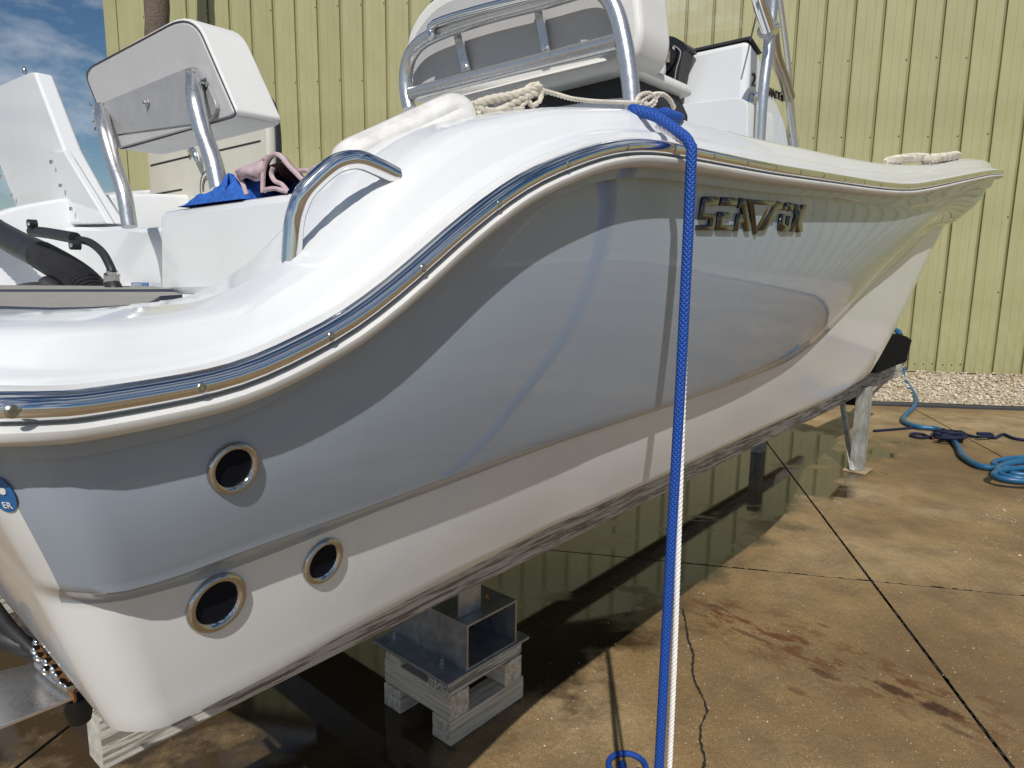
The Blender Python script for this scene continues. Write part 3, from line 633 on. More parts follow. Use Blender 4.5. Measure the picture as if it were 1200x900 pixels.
# rub rail: white vinyl with a stainless insert, swept along the sheer
def sweep(prof, name, mat, gy=lambda u: hR(u)):
    path = row_pts(dict(d=0.735, h=hR, u1=5.72, U=6.77, u0=rk(1.68), rc=0.09, ex=2.3))
    P = [B(u, d, gy(u)) for u, d in path]; full = [mirror(p) for p in P[1:]][::-1] + P if False else None
    mb = MB()
    for side in (0, 1):
        Q = P if side == 0 else [mirror(p) for p in P]; sgn = 1 if side == 0 else -1
        G = []
        for i in range(len(Q)):
            a = Q[max(i-1, 0)]; c = Q[min(i+1, len(Q)-1)]; t = (c-a); t[2] *= 1.0; t /= np.linalg.norm(t)
            tt = t.copy(); tt[2] = 0; tt /= np.linalg.norm(tt); o = np.array([tt[1], -tt[0], 0])*sgn; w = np.cross(o, t)*sgn; w = w if w[2] > 0 else -w
            G.append([Q[i]+o*x+w*z*0.86 for x, z in prof])
        mb.grid(G)
    return mb.build(name, mat, boat, smooth=50)
vin = [(-0.004, 0.019), (0.010, 0.0205), (0.018, 0.017), (0.020, -0.017), (0.030, -0.019), (0.0345, -0.024), (0.034, -0.032), (0.028, -0.039), (0.016, -0.0425), (-0.004, -0.0425)]
rail_base = sweep(vin, 'rub_rail_base', VINYL)
ste = [(0.016, 0.0175)] + [(0.018+0.019*math.cos(a), 0.0165*math.sin(a)) for a in np.linspace(math.pi/2*.98, -math.pi/2*.98, 15)] + [(0.016, -0.0175)]
rail = sweep(ste, 'rub_rail_insert', STEEL)
for (sx_, sy_) in [(15, 480), (237, 453), (389, 391), (497, 303), (586, 233), (667, 191), (736, 173), (792, 177), (838, 185), (877, 192), (910, 198), (939, 203), (966, 207), (990, 211), (1014, 214), (1033, 217), (1065, 219), (1094, 214), (1112, 210), (1131, 206), (1145, 204), (1159, 202)]:
    u, d, h = toB(onv(sx_, sy_, 0.698)); c = B(u, 0.6985, hR(u)-0.001)
    m = MB(); m.lathe(c, NX, [(0.0062, -0.003), (0.0062, -0.0008), (0.0045, 0.0008), (0.0018, 0.0009), (0.0016, 0.0)], 12); m.build('screw', simple('screw_steel', (0.42, 0.43, 0.38), 0.3, 1.0, var=0.3, nscale=200), rail, smooth=40)

# deck cap
COVE = [(0, 442), (100, 438), (200, 428), (267, 413), (367, 372), (457, 299), (533, 231), (613, 182), (683, 156), (733, 150), (797, 157), (890, 176), (1000, 199), (1060, 205), (1110, 199), (1160, 195)]
CROWN = [(570, 143), (650, 131), (733, 129), (800, 143), (860, 160), (933, 171), (1000, 187), (1033, 192), (1075, 196), (1120, 189), (1160, 191)]
FL = False
hCv = table(COVE, 0.745, [(6.6, 2.61), (7.4, 2.63)])
hIn = table([(0, 366), (100, 366), (215, 350), (260, 328), (300, 300), (343, 255), (385, 205)], 1.0, [(0.78, 2.035), (1.0, 2.10), (1.3, 2.150), (1.57, 2.165), (1.9, 2.178), (2.34, 2.21), (2.96, 2.25), (3.36, 2.285), (4.0, 2.35), (4.9, 2.50), (5.6, 2.6), (7.4, 2.68)])
def capz(k): 
    return lambda u: hCv(u)*(1-k)+(hIn(u))*k
def cr_(d, hf, u1, U): r = mkrow(d, hf, u1, U, 0.09); r['u0'] = rk(1.68)+(d-0.735); r['ex'] = 2.3; r['rc'] = 0.09+(d-.735)*.3; return r
cap_rows = [cr_(0.733, lambda u: hR(u)+0.0145, 5.7, 6.75), cr_(0.736, lambda u: hR(u)*.5+hCv(u)*.5+.008, 5.7, 6.75), cr_(0.741, lambda u: hCv(u)-0.006, 5.69, 6.74), cr_(0.747, lambda u: hCv(u)-.001, 5.685, 6.735), cr_(0.760, lambda u: hCv(u)+0.0015, 5.68, 6.73),
            cr_(0.767, lambda u: hCv(u)*.95+hIn(u)*.05+0.006, 5.67, 6.72), cr_(0.779, lambda u: hCv(u)*.72+hIn(u)*.28+.018, 5.66, 6.71), cr_(0.80, lambda u: hCv(u)*.42+hIn(u)*.58+.014, 5.63, 6.69), cr_(0.84, lambda u: hCv(u)*.18+hIn(u)*.82+.009, 5.6, 6.66),
            cr_(0.90, lambda u: hIn(u)+.003, 5.55, 6.6), cr_(0.99, lambda u: hIn(u), 5.45, 6.5), cr_(1.005, lambda u: hIn(u)-.004, 5.44, 6.49), cr_(1.015, lambda u: hIn(u)-.018, 5.43, 6.48), cr_(1.03, lambda u: hIn(u)-.20, 5.2, 6.2), cr_(1.12, lambda u: 1.55+.05*max(0,u-2), 3.4, 4.7), cr_(2.24, lambda u: 1.5, 3.0, 4.5)]
for r_ in cap_rows[9:]: r_['u0'] = 0.24+0.01*cap_rows.index(r_); r_['rc'] = 0.10
gsb = [[B(u, d, r['h'](u)) for (u, d) in row_pts(r)] for r in cap_rows]
cap = MB(); cap.grid(gsb); cap.grid([[mirror(p) for p in r] for r in gsb])
o_cap = cap.build('deck_cap', WHITE, boat, smooth=42, weld=True)
bvc = BVHTree.FromPolygons([Vector(v) for v in cap.v], cap.f)
def castc(x, y, default=None):
    r = ray(x, y); h = bvc.ray_cast(Vector(CAM), Vector(r).normalized())
    return (np.array(h[0]), np.array(h[1])) if h[0] is not None else (default, UP)

FITM = simple('dull_stainless', (0.50, 0.49, 0.47), 0.10, 1.0, var=0.12, nscale=60)
# through-hull fittings
for (x, y, R, rust) in [(273, 548, 0.0335, 0), (378, 657, 0.0385, 0), (254, 706, 0.043, 1)]:
    P, n = cast(x, y)
    R = R*.94
    m = MB(); m.lathe(P, n, [(R, -0.004), (R*1.0, 0.002), (R*0.97, 0.0045), (R*0.90, 0.0070), (R*0.82, 0.0070), (R*0.75, 0.0055), (R*0.70, 0.003), (R*0.67, 0.0012)], 40, cap0=False, cap1=False)
    fit = m.build('through_hull_fitting', FITM, boat, smooth=60)
    m = MB(); m.lathe(P, n, [(R*0.675, 0.0022), (R*0.60, 0.0014), (R*0.3, 0.0008)], 40, cap0=False); m.build('bore_shade_disc', DARKHOLE, fit, smooth=0)  # dark disc holds the shade inside the fitting, no hole is cut
    if rust:
        m = MB(); q, _ = cast(x-22, y+27); m.lathe(q, n, [(0.006, 0.0), (0.005, 0.002), (0.001, 0.0025)], 10); m.build('sealant_blob', RUST, fit)

# chrome lettering, polygons traced in the 6x crop with origin (780, 200)
def C6(pts): return [(780+x/6, 200+y/6) for x, y in pts]
LET = {
 'S': [[(262, 182), (362, 182), (352, 245), (268, 247), (258, 300), (338, 304), (328, 400), (312, 420), (205, 418), (210, 382), (290, 380), (300, 345), (222, 345), (234, 262), (245, 195)]],
 'E': [[(380, 186), (492, 192), (484, 250), (368, 246)], [(362, 288), (442, 296), (438, 330), (388, 332), (384, 378), (462, 380), (456, 422), (340, 420), (350, 330)]],
 'A': [[(510, 192), (552, 194), (582, 426), (545, 428), (535, 370), (505, 372), (497, 425), (466, 425), (492, 300), (528, 302), (526, 330), (530, 330), (520, 262), (498, 262)]],
 'V': [[(566, 200), (760, 212), (744, 250), (732, 250), (616, 450), (604, 420), (572, 230)]],
 'F': [[(768, 214), (812, 220), (800, 276), (762, 280), (744, 318), (756, 320), (748, 350), (722, 354), (688, 418), (640, 424), (660, 380), (742, 226)]],
 'O': [[(836, 224), (872, 224), (884, 240), (878, 284), (850, 284), (850, 262), (838, 262), (836, 280), (804, 278), (812, 244)], [(800, 302), (828, 308), (820, 372), (836, 382), (846, 316), (874, 318), (858, 412), (842, 430), (800, 428), (782, 412), (782, 376)]],
 'X': [[(888, 232), (922, 234), (934, 276), (948, 240), (980, 242), (950, 330), (942, 352), (950, 430), (912, 434), (908, 388), (884, 432), (848, 424), (886, 352), (902, 318)]],
}
vhole = [(640, 250), (704, 236), (636, 372)]
LCHROME = simple('dark_chrome', (0.13, 0.125, 0.12), 0.08, 1.0, var=.05)
for ch, polys_ in LET.items():
    m = MB()
    for poly in polys_:
        pw = []
        for (x, y) in C6(poly):
            P, n = cast(x, y); pw.append((P, n))
        if any(p[0] is None for p in pw): continue
        c = sum(p[0] for p in pw)/len(pw); nn_ = sum(p[1] for p in pw); nn_ /= np.linalg.norm(nn_)
        # chamfered extrusion
        n_ = len(pw); A = [p for p, _ in pw]; Bq = [p+nn_*0.005 for p in A]; Cq = [c+(p-c)*1.0+nn_*0.014 for p in A]
        # inset along polygon for the bevelled top
        e1 = AX; e2 = np.cross(nn_, e1); ins = []
        xy = [((p-c)@e1, (p-c)@e2) for p in A]; area = sum(xy[i][0]*xy[(i+1) % n_][1]-xy[(i+1) % n_][0]*xy[i][1] for i in range(n_)); sg = 1 if area > 0 else -1
        for i in range(n_):
            p0, p1, p2 = np.array(xy[i-1]), np.array(xy[i]), np.array(xy[(i+1) % n_]); a = (p1-p0)/np.linalg.norm(p1-p0); b_ = (p2-p1)/np.linalg.norm(p2-p1)
            na, nb = np.array([-a[1], a[0]])*sg, np.array([-b_[1], b_[0]])*sg; k = na+nb; k /= max(1e-6, np.linalg.norm(k)); l = 0.0020/max(0.5, k@na); q = p1+k*l
            ins.append(c+e1*q[0]+e2*q[1]+nn_*0.0080)
        o = m.add(A+Bq+ins, [tuple(range(2*n_, 3*n_))]); 
        for r_ in range(2): m.f += [(o+r_*n_+i, o+r_*n_+(i+1) % n_, o+(r_+1)*n_+(i+1) % n_, o+(r_+1)*n_+i) for i in range(n_)]; m.m += [0]*n_
    m.build('letter', LCHROME, boat, smooth=60, label='chrome letter %s' % ch)
if True:
    m = MB(); pp = []
    for (x, y) in C6([(600, 238), (700, 244), (618, 392)]): P, n = cast(x, y); pp.append(P+n*0.0085)
    m.add(pp, [(0, 1, 2)]); m.build('letter_inlay', GREY, boat, smooth=0)

# grab handle on the quarter
f0, n0 = castc(341, 303, onv(341, 303, .9)); f1, n1 = castc(464, 205, onv(464, 205, .9))
dh = (toB(f0)[1]+toB(f1)[1])/2
da, db = toB(f0)[1], toB(f1)[1]
P = [f0-UP*.01]+[onv(x, y, da*(1-k)+db*k) for x, y, k in [(344, 268, .05), (349, 245, .15), (358, 225, .3), (376, 206, .45), (393, 193, .6), (408, 188, .72), (423, 188, .84), (443, 196, .93)]]+[f1-UP*.002]
m = MB(); m.tube(smooth_path(P, 8), 0.0138, 16); hd = m.build('grab_handle', STEEL, boat, smooth=60)
# groove scratches on the cap
# aft deck and foam pads
m = MB(); m.bbox(0.27, 1.3, 1.0, 3.05, 1.60, 1.722); m.build('aft_deck', WHITE, boat, smooth=30, bevel=0.02, bseg=3)
def slab_px(px, h, th, name, mats, bevel=0.0, par=boat):
    m = MB(); m.prism([onh(x, y, h) for x, y in px], (0, 0, th), 0, 1 if isinstance(mats, list) else None); return m.build(name, mats, par, smooth=20, bevel=bevel)
slab_px([(-60, 365), (5, 366), (60, 368), (110, 367), (170, 363), (180, 358), (188, 352), (214, 350), (205, 346.5), (-60, 347)], 1.742, 0.008, 'foam_pad', [PAD, PADEDGE])
slab_px([(-80, 346), (140, 345), (204, 344.5), (180, 340.5), (-80, 339)], 1.738, 0.012, 'foam_pad', [PAD, PADEDGE])
# cockpit boxes seen over the aft deck
def px_wall(px, u, depth, name, mat, bevel=0.02, bseg=3, par=boat, **k):
    m = MB(); m.prism([onu(x, y, u) for x, y in px], AX*depth); return m.build(name, mat, par, smooth=40, bevel=bevel, bseg=bseg, **k)
px_wall([(187, 247), (345, 224), (420, 222), (420, 345), (187, 345)], 0.72, 0.32, 'livewell_box', WHITE, 0.018)
px_wall([(-90, 268), (148, 265), (165, 267), (230, 262), (230, 352), (-90, 352)], 1.00, 0.30, 'transom_wall', WHITE, 0.018)
px_wall([(112, 226), (172, 222), (172, 280), (125, 280)], 1.75, 0.12, 'cockpit_coaming', WHITE, 0.02)
# notice label
m = MB(); m.prism([onu(x, y, 0.985) for x, y in [(147, 337), (186, 337), (186, 341), (146, 341)]], -AX*0.05); m.build('black_tray', BLACK, boat, smooth=0, bevel=.002)
lb = px_wall([(154, 331), (173, 331), (173, 338), (154, 338)], 0.965, 0.004, 'notice_label', BLUEL, 0)
pa = onu(156, 337, 0.9645); text_mesh('NOTICE', pa, -NX*-1, UP, 0.022, 0.0006, 'lettering', WPRINT, lb)

# flip-up seat panel on the left
m = MB(); m.prism([onu(x, y, 1.02) for x, y in [(-60, 128), (-10, 103), (34, 84), (40, 84), (74, 174), (100, 222), (126, 262), (36, 264), (25, 258), (0, 196), (-60, 100+96)]], AX*0.075); lid = m.build('flip_up_seat_lid', WHITE, boat, smooth=40, bevel=0.012, bseg=3)
m = MB(); m.prism([onu(x, y, 1.0) for x, y in [(57, 178), (74, 176), (102, 222), (126, 262), (96, 263), (72, 215)]], AX*0.03); m.build('hinge_flange', WHITE, lid, smooth=30, bevel=0.006)
for (x, y) in [(60, 190), (71, 218), (83, 245), (14, 229), (2, 207)]:
    m = MB(); m.lathe(onu(x, y, 1.0), -AX, [(0.010, -0.004), (0.010, 0.003), (0.005, 0.007)], 10); m.build('screw', STEEL, lid)
m = MB(); m.lathe(onu(29, 83, 1.04), UP, [(0.012, -0.02), (0.012, 0.008), (0.007, 0.014)], 12); m.build('latch_pin', STEEL, lid)
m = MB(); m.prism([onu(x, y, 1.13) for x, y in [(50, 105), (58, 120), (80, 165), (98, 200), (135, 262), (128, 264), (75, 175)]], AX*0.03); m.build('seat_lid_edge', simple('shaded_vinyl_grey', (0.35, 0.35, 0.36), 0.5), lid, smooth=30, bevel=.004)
m = MB(); m.prism([onu(x, y, 1.16) for x, y in [(104, 218), (112, 222), (134, 262), (122, 262)]], AX*0.02); m.build('hinge_flange', BOARD, lid, smooth=30)

# rear seat backrest on aluminium arms
UB = 0.92
def rounded(px, rad=10, seg=5):
    out = []; n = len(px)
    for i in range(n):
        p0, p1, p2 = (np.array(px[i-1], float), np.array(px[i], float), np.array(px[(i+1) % n], float))
        r = rad[i] if hasattr(rad, '__len__') else rad
        a = p1+(p0-p1)/np.linalg.norm(p0-p1)*min(r, np.linalg.norm(p0-p1)*.45); c = p1+(p2-p1)/np.linalg.norm(p2-p1)*min(r, np.linalg.norm(p2-p1)*.45)
        for k in range(seg+1): t = k/seg; out.append(tuple(a*(1-t)**2+2*p1*t*(1-t)+c*t*t))
    return out
bp = rounded([(97, 82), (226, 10), (280, 136), (134, 179)], [18, 34, 12, 18], 6)
m = MB(); m.prism([onu(x, y, UB) for x, y in bp], AX*0.13); back = m.build('backrest', CUSH, boat, smooth=50, bevel=0.042, bseg=6)
bp2 = rounded([(99, 84), (224, 17), (275, 135), (136, 175)], [15, 30, 8, 14], 6)
m = MB(); m.prism([onu(x, y, UB-.006) for x, y in bp2], AX*0.03); m.build('back_board', BOARD, back, smooth=40, bevel=0.004)
P = [onu(x, y, UB-.003) for x, y in rounded([(98, 83), (225, 15), (278, 136), (135, 177)], [15, 32, 8, 14], 8)]
m = MB(); m.tube(P, 0.0022, 6, closed=True); m.build('piping', SEAM, back)
m = MB(); m.prism([onu(x, y, UB-.018) for x, y in rounded([(113, 123), (232, 74), (256, 128), (242, 143), (134, 158)], [3, 14, 14, 6, 3], 4)], AX*0.012); m.build('mounting_plate', BOARD2, back, smooth=30, bevel=0.002)
m = MB(); m.prism([onu(x, y, UB-.014) for x, y in [(134, 160), (244, 130), (240, 145), (136, 174)]], AX*0.009); m.build('lower_strip', BOARD, back, smooth=30, bevel=0.002)
for pts in ([(119, 128), (122, 150), (133, 190), (145, 225), (152, 266)], [(228, 90), (229, 118), (238, 155), (250, 190), (257, 222)]):
    a = [onu(pts[0][0], pts[0][1], UB-.02)] + [onu(x, y, UB-.06) for x, y in pts[1:]]
    m = MB(); m.tube(smooth_path(a, 7), 0.0235, 16); m.build('support_arm', ALU, back, smooth=60)
    m = MB()
    for k in range(26):
        c = a[0]+np.array([random.uniform(-.022, .03), 0, random.uniform(-.09, .02)]) - AX*random.uniform(0, .02) + NX*random.uniform(-.005, .03); m.lathe(c, np.random.randn(3), [(0.006, -0.003), (0.009, 0.0), (0.005, .004)], 6)
    m.build('weld_bead', CHROME, back, smooth=60)
for (x, y) in [(173, 121), (241, 97)]:
    m = MB(); m.lathe(onu(x, y, UB-.02), -AX, [(0.013, 0), (0.013, 0.004), (0.007, 0.005), (0.006, 0.013)], 6); m.build('bolt', CHROME, back, smooth=0)
# stitched seam on the side gusset
sp = [onu(x, y, UB+.05) for x, y in [(232, 12), (258, 40), (272, 82), (282, 116), (288, 140)]]
# console locker door behind it
UD = 1.55
door = px_wall([(170, 150), (312, 118), (316, 214), (178, 262)], UD, 0.05, 'locker_door', CREAM, 0.01)
for (x0, y0, x1, y1) in [(176, 193, 222, 182), (253, 176, 305, 164), (179, 227, 213, 221), (262, 214, 276, 211)]:
    m = MB(); m.prism([onu(x0, y0, UD-.002), onu(x1, y1, UD-.002), onu(x1, y1+2.0, UD-.002), onu(x0, y0+2.0, UD-.002)], AX*.003); m.build('vent_slot', BLACK, door, smooth=0)
m = MB(); m.lathe(onu(224, 172, UD-.002), -AX, [(0.035, 0), (0.034, 0.01), (0.02, 0.018), (0.018, 0.03)], 20); m.tube([onu(224, 172, UD-.03), onu(229, 180, UD-.035), onu(232, 190, UD-.03)], [0.014, 0.018, 0.012], 10); m.build('latch', STEEL, door, smooth=50)
m = MB(); cc = onu(244, 221, UD-.002)
for R_a in (0.085, 0.06, 0.048):
    m.tube([cc+NX*-R_a*math.cos(a)+UP*R_a*math.sin(a) for a in np.linspace(-0.2, 1.7, 16)], 0.0018, 5)
m.build('embossed_rings', SEAM, door)
m = MB(); m.tube(smooth_path([onu(x, y, UD-.03) for x, y in [(300, 112), (308, 117), (314, 132), (317, 160), (318, 200)]], 6), 0.022, 12, flat=.6); m.build('door_trim', CREAM, boat, smooth=60)
m = MB(); m.tube(smooth_path([onu(x, y, UD-.0) for x, y in [(302, 108), (314, 115), (321, 130), (325, 160), (326, 205)]], 6), 0.018, 12, flat=.6); m.build('door_gasket', BLACK, boat, smooth=60)

# leaning post seat with tube frame
UL = 1.55
sp_ = rounded([(478, 118), (474, 40), (505, -6), (700, -75), (742, -60), (752, 40), (742, 70), (700, 90)], [6, 25, 30, 30, 30, 14, 12, 8], 4)
m = MB(); m.prism([onu(x, y, UL+.05) for x, y in sp_], AX*0.16); lp = m.build('leaning_post_backrest', CUSH, boat, smooth=45, bevel=0.028, bseg=4)
m = MB(); m.prism([onu(x, y, UL+.04) for x, y in rounded([(484, 108), (482, 45), (512, 6), (700, -60), (722, -45), (728, 55)], [4, 18, 22, 20, 16, 8], 4)], AX*0.02); m.build('back_board', BOARD, lp, smooth=30, bevel=.003)
def tube_px(pts, u, r, name, mat, par, n=8, seg=16, sm=True, **k):
    P = [onu(x, y, u) for x, y in pts]; m = MB(); m.tube(smooth_path(P, n) if sm else P, r, seg); return m.build(name, mat, par, smooth=60, **k)
tube_px([(480, 128), (476, 108), (476, 84), (483, 62), (503, 44), (560, 22), (640, 0), (690, -14), (708, -8), (722, 15), (732, 55), (738, 95), (741, 128)], UL-.01, 0.0225, 'frame_tube', ALU, lp)
tube_px([(482, 110), (560, 90), (640, 70), (724, 49)], UL-.012, 0.0205, 'cross_tube', ALU, lp)
tube_px([(507, 44), (505, 36), (512, 27), (560, 12), (640, -8), (680, -20)], UL-.045, 0.013, 'grab_rail', STEEL, lp)
for a, c in (((531, 40), (547, 84)), ((625, 10), (641, 62))):
    m = MB(); w = 6; m.prism([onu(a[0], a[1], UL+.02), onu(a[0]+9, a[1]-2, UL+.02), onu(c[0]+3, c[1]-2, UL+.02), onu(c[0]-6, c[1], UL+.02)], AX*.008); st = m.build('mounting_strap', ALU, lp, smooth=0, bevel=.001)
    for (x, y) in ((a[0]+5, a[1]+6), (c[0]-2, c[1]-6)):
        m = MB(); m.lathe(onu(x, y, UL+.02), -AX, [(0.007, 0), (0.007, .004), (.003, .005)], 8); m.build('bolt', STEEL, st)
m = MB(); m.prism([onu(x, y, UL+.03) for x, y in [(490, 122), (725, 60), (730, 78), (560, 122), (500, 134)]], AX*.4); m.build('seat_cushion', CUSH, lp, smooth=30, bevel=.02, bseg=3)
m = MB(); m.prism([onu(x, y, UL+.10) for x, y in [(510, 126), (732, 82), (745, 112), (745, 150), (520, 150)]], AX*.3); m.build('under_seat_dark_box', BLACK, boat, smooth=0, bevel=.01)  # black box filling the dark area under the seat cushion
px_wall([(630, 128), (700, 116), (745, 112), (745, 150), (630, 150)], 1.62, .08, 'rocket_launcher_shelf', WHITE, .01)
m = MB(); m.tube(smooth_path([onu(x, y, 1.60) for x, y in [(624, 140), (628, 128), (640, 124)]], 5), .004, 6); m.build('shelf_seam', SEAM, boat)

# console
DCN = 1.45
def oc(x, y, d=DCN): return onv(x, y, d)
sidep = [oc(878, 45), oc(889, 60), oc(905, 100), oc(932, 172), oc(940, 215), oc(868, 215), oc(872, 130)]
m = MB(); m.prism(sidep, -NX*1.15); con = m.build('console', WHITE, boat, smooth=35, bevel=0.03, bseg=4)
uc = toB(oc(878, 48))[0]
m = MB(); m.prism([onu(x, y, uc-.22) for x, y in rounded([(786, 124), (866, 114), (876, 119), (876, 190), (780, 190)], [4, 8, 8, 4, 4], 3)], AX*.3); m.build('console_pod', WHITE, con, smooth=35, bevel=.03, bseg=4)
m = MB(); UDH = uc-0.12
dp = rounded([(742, 130), (750, 72), (762, 48), (785, 40), (802, 50), (807, 57), (800, 60), (788, 128)], [4, 8, 8, 10, 5, 2, 3, 4], 4)
m.prism([onu(x, y, UDH) for x, y in dp], AX*.10); dash = m.build('dash_panel', BLACKG, boat, smooth=35, bevel=.01)
for (x, y, r) in [(757, 71, .055), (777, 68, .075)]:
    m = MB(); m.lathe(onu(x, y, UDH-.003), -AX, [(r, -.004), (r, .012), (r*.9, .018), (r*.82, .012), (r*.3, .010)], 28); gg = m.build('gauge', BLACKG, dash, smooth=40)
    m = MB(); e = -NX; c = onu(x, y, UDH-.022)
    m.hexa([c-e*r*.5-UP*r*.35, c+e*r*.5-UP*r*.35, c+e*r*.5-UP*r*.35+AX*.004, c-e*r*.5-UP*r*.35+AX*.004] + [c-e*r*.5+UP*r*.35, c+e*r*.5+UP*r*.35, c+e*r*.5+UP*r*.35+AX*.004, c-e*r*.5+UP*r*.35+AX*.004]); m.build('gauge_screen', simple('lcd_screen', (0.16, 0.15, 0.11), .2), gg, smooth=0)
m = MB(); q = smooth_path([onu(x, y, UDH-.003) for x, y in [(748, 82), (754, 62), (765, 58), (770, 52), (782, 50), (796, 58), (797, 66), (793, 80), (790, 98)]], 5); m.tube(q, .003, 5); m.build('panel_outline', simple('grey_print', (.3, .3, .3), .5), dash)
for x in (760, 768, 777):
    m = MB(); m.lathe(onu(x, 104, UDH-.003), -AX, [(.014, 0), (.014, .008), (.008, .014)], 12); m.build('switch_button', simple('silver_button', (.5, .5, .5), .3, .8), dash)
m = MB(); m.lathe(onu(748, 84, UDH-.1), -AX+UP*.1, [(0.12, -.06), (.14, 0), (.12, .04), (.05, .06)], 24); m.build('helm_cover', WHITE, boat, smooth=60)
tube_px([(742, 92), (752, 104), (764, 122)], UDH-.2, .012, 'steering_spoke', STEEL, boat)
# lettering on the console side
pdir = oc(915, 113)-oc(872, 92); pdir /= np.linalg.norm(pdir); upd = np.cross(NX, pdir); upd = upd if upd[2] > 0 else -upd
text_mesh('2', oc(880, 100)+NX*0.004, pdir, upd, 0.085, 0.006, 'model_number', BLACKG, con)
clen = np.linalg.norm(oc(917, 114)-oc(884, 99))
text_mesh('MANDER', oc(896, 110)+NX*0.004, pdir, upd, clen/6.3, 0.006, 'lettering', BLACKG, con)
m = MB(); m.lathe(oc(882, 122)+NX*.003, NX, [(.055, 0), (.055, .012), (.045, .018), (.03, .006)], 24); m.build('cup_fitting', STEEL, con, smooth=50)
m = MB(); m.prism([oc(878, 45), oc(880, 42), oc(893, 62), oc(890, 64)], -NX*.9); m.build('windscreen_frame', BLACK, boat, smooth=0)
m = MB(); wp = [onu(755, 47, UDH+.1), onu(870, 32, UDH+.14), onu(872, -70, UDH+.3), onu(752, -60, UDH+.25)]; m.prism(wp, AX*.006); m.build('windscreen', ACR, boat, smooth=0)
# T-top legs
def tube_v(pts, d, r, name, mat, **k):
    P = [onv(x, y, d) for x, y in pts]; m = MB(); m.tube(smooth_path(P, 8), r, 16); return m.build(name, mat, boat, smooth=60, **k)
hl = castc(887, 165, onv(887, 165, 1.0))[0]
tube_v([(890, 170), (894, 110), (900, 60), (905, 10), (907, -40), (912, -150)], 1.30, .0235, 't_top_leg', ALU)
tube_v([(900, 34), (891, 5), (884, -30), (862, -130)], 1.27, .030, 't_top_leg', STEEL)
tube_v([(924, 112), (927, 140), (932, 172)], 1.42, .018, 't_top_leg', ALU)
tube_v([(905, 36), (909, 66), (918, 92), (925, 115)], 1.42, .030, 't_top_brace', simple('tinted_aluminium', (.50, .44, .34), .3, 1.0))
tube_v([(902, -150), (912, -20), (918, 30), (924, 80), (932, 172)], 2.3, .022, 't_top_leg', ALU)
tube_v([(896, 36), (905, 33)], 1.30, .034, 'tube_clamp', STEEL)
tube_v([(888, 10), (884, 28), (879, 48)], 1.40, .004, 'antenna_cable', BLACK)

# black rigging conduit on the aft deck
UR = 0.66
def du(x, y, u=UR): return onu(x, y, u)
P = smooth_path([du(x, y) for x, y in [(-40, 252), (-10, 268), (20, 285), (50, 300), (80, 318), (100, 334), (112, 352)]], 16)
P = resample(P, 0.004); n = len(P); rr = []
xs_ = np.linspace(0, 1, n)
for i, t in enumerate(xs_):
    base = 0.042
    rib = (t < 0.30 or t > 0.68); rr.append(base+(0.0045*(1 if (i % 4) < 2 else -1) if rib else 0.003))
m = MB(); m.tube(P, rr, 20); cond = m.build('rigging_conduit', BLACK, boat, smooth=35)
tube_px([(38, 271), (55, 273), (72, 276), (88, 279)], UR-.03, .016, 'oil_fitting', BLACK, cond)
for (x, y) in [(34, 262), (84, 287)]:
    m = MB(); m.lathe(du(x, y, UR-.05), -AX, [(.013, -.02), (.013, .004), (.007, .005), (.006, .002)], 14); m.build('clamp_screw', BLACK, cond); m = MB(); m.lathe(du(x, y, UR-.056), -AX, [(.006, 0), (.005, .004)], 8); m.build('screw', STEEL, cond)
tube_px([(88, 280), (105, 284), (120, 296), (129, 312), (132, 320)], UR-.02, .0105, 'fuel_hose', BLACK, cond)
m = MB(); a = du(131.5, 317, UR-.02); c = du(131, 332, UR-.02); m.tube([a, a+(c-a)*.3, a+(c-a)*.32, c], [.013, .013, .0185, .0185], 18); m.build('hose_clamp', STEEL, cond, smooth=40)
tube_px([(131, 332), (135, 340), (138, 352)], UR-.02, .019, 'hose_elbow', BLACK, cond)
tube_px([(10, 343), (25, 338), (45, 336), (60, 341), (66, 348)], UR-.0, .016, 'rubber_boot', BLACK, cond)
tube_px([(50, 330), (55, 328), (66, 334), (75, 344)], UR-.05, .011, 'rigging_cable', BLACK, cond)
# trim tab and transom hardware
tabh = 1.09
tb = MB(); tb.prism([onh(x, y, tabh) for x, y in [(87, 820), (64, 774), (-40, 800), (-60, 880)]], (0, 0, .006)); tab = tb.build('trim_tab', ALU, boat, smooth=0, bevel=.001)
m = MB(); m.prism([onh(x, y, tabh+.008) for x, y in [(90, 822), (64, 772), (61, 774), (87, 824)]], (0, 0, .05)); m.build('hinge_bracket', RUST, tab, smooth=0)
m = MB(); m.prism([onh(x, y, tabh+.012) for x, y in [(86, 816), (60, 770), (40, 782), (60, 800)]], (0, 0, .012)); m.build('hinge_plate', GALV, tab, smooth=0, bevel=.002)
for (x, y) in [(44, 753), (42, 762), (56, 776), (64, 784), (68, 792), (73, 801), (79, 805), (54, 786), (46, 770)]:
    m = MB(); m.lathe(onh(x, y, tabh+.05), np.array([-.3, -.6, .6]), [(.006, -.01), (.009, 0), (.006, .007), (.002, .009)], 10); m.build('bolt', CHROME, tab, smooth=50)
m = MB(); m.tube([onh(-30, 680, 1.2), onh(10, 735, 1.16), onh(48, 772, 1.12)], [.012, .012, .008], 12); m.build('actuator', BLACK, tab, smooth=60)
m = MB(); m.tube([onh(-20, 740, 1.14), onh(30, 758, 1.13), onh(44, 764, 1.12)], [.02, .018, .01], 12); m.build('actuator', BLACK, tab, smooth=60)
m = MB(); m.lathe(onh(92, 828, .95), (0, 0, -1), [(.02, -.02), (.026, 0), (.02, .03)], 10); m.build('transducer', BLACK, boat)
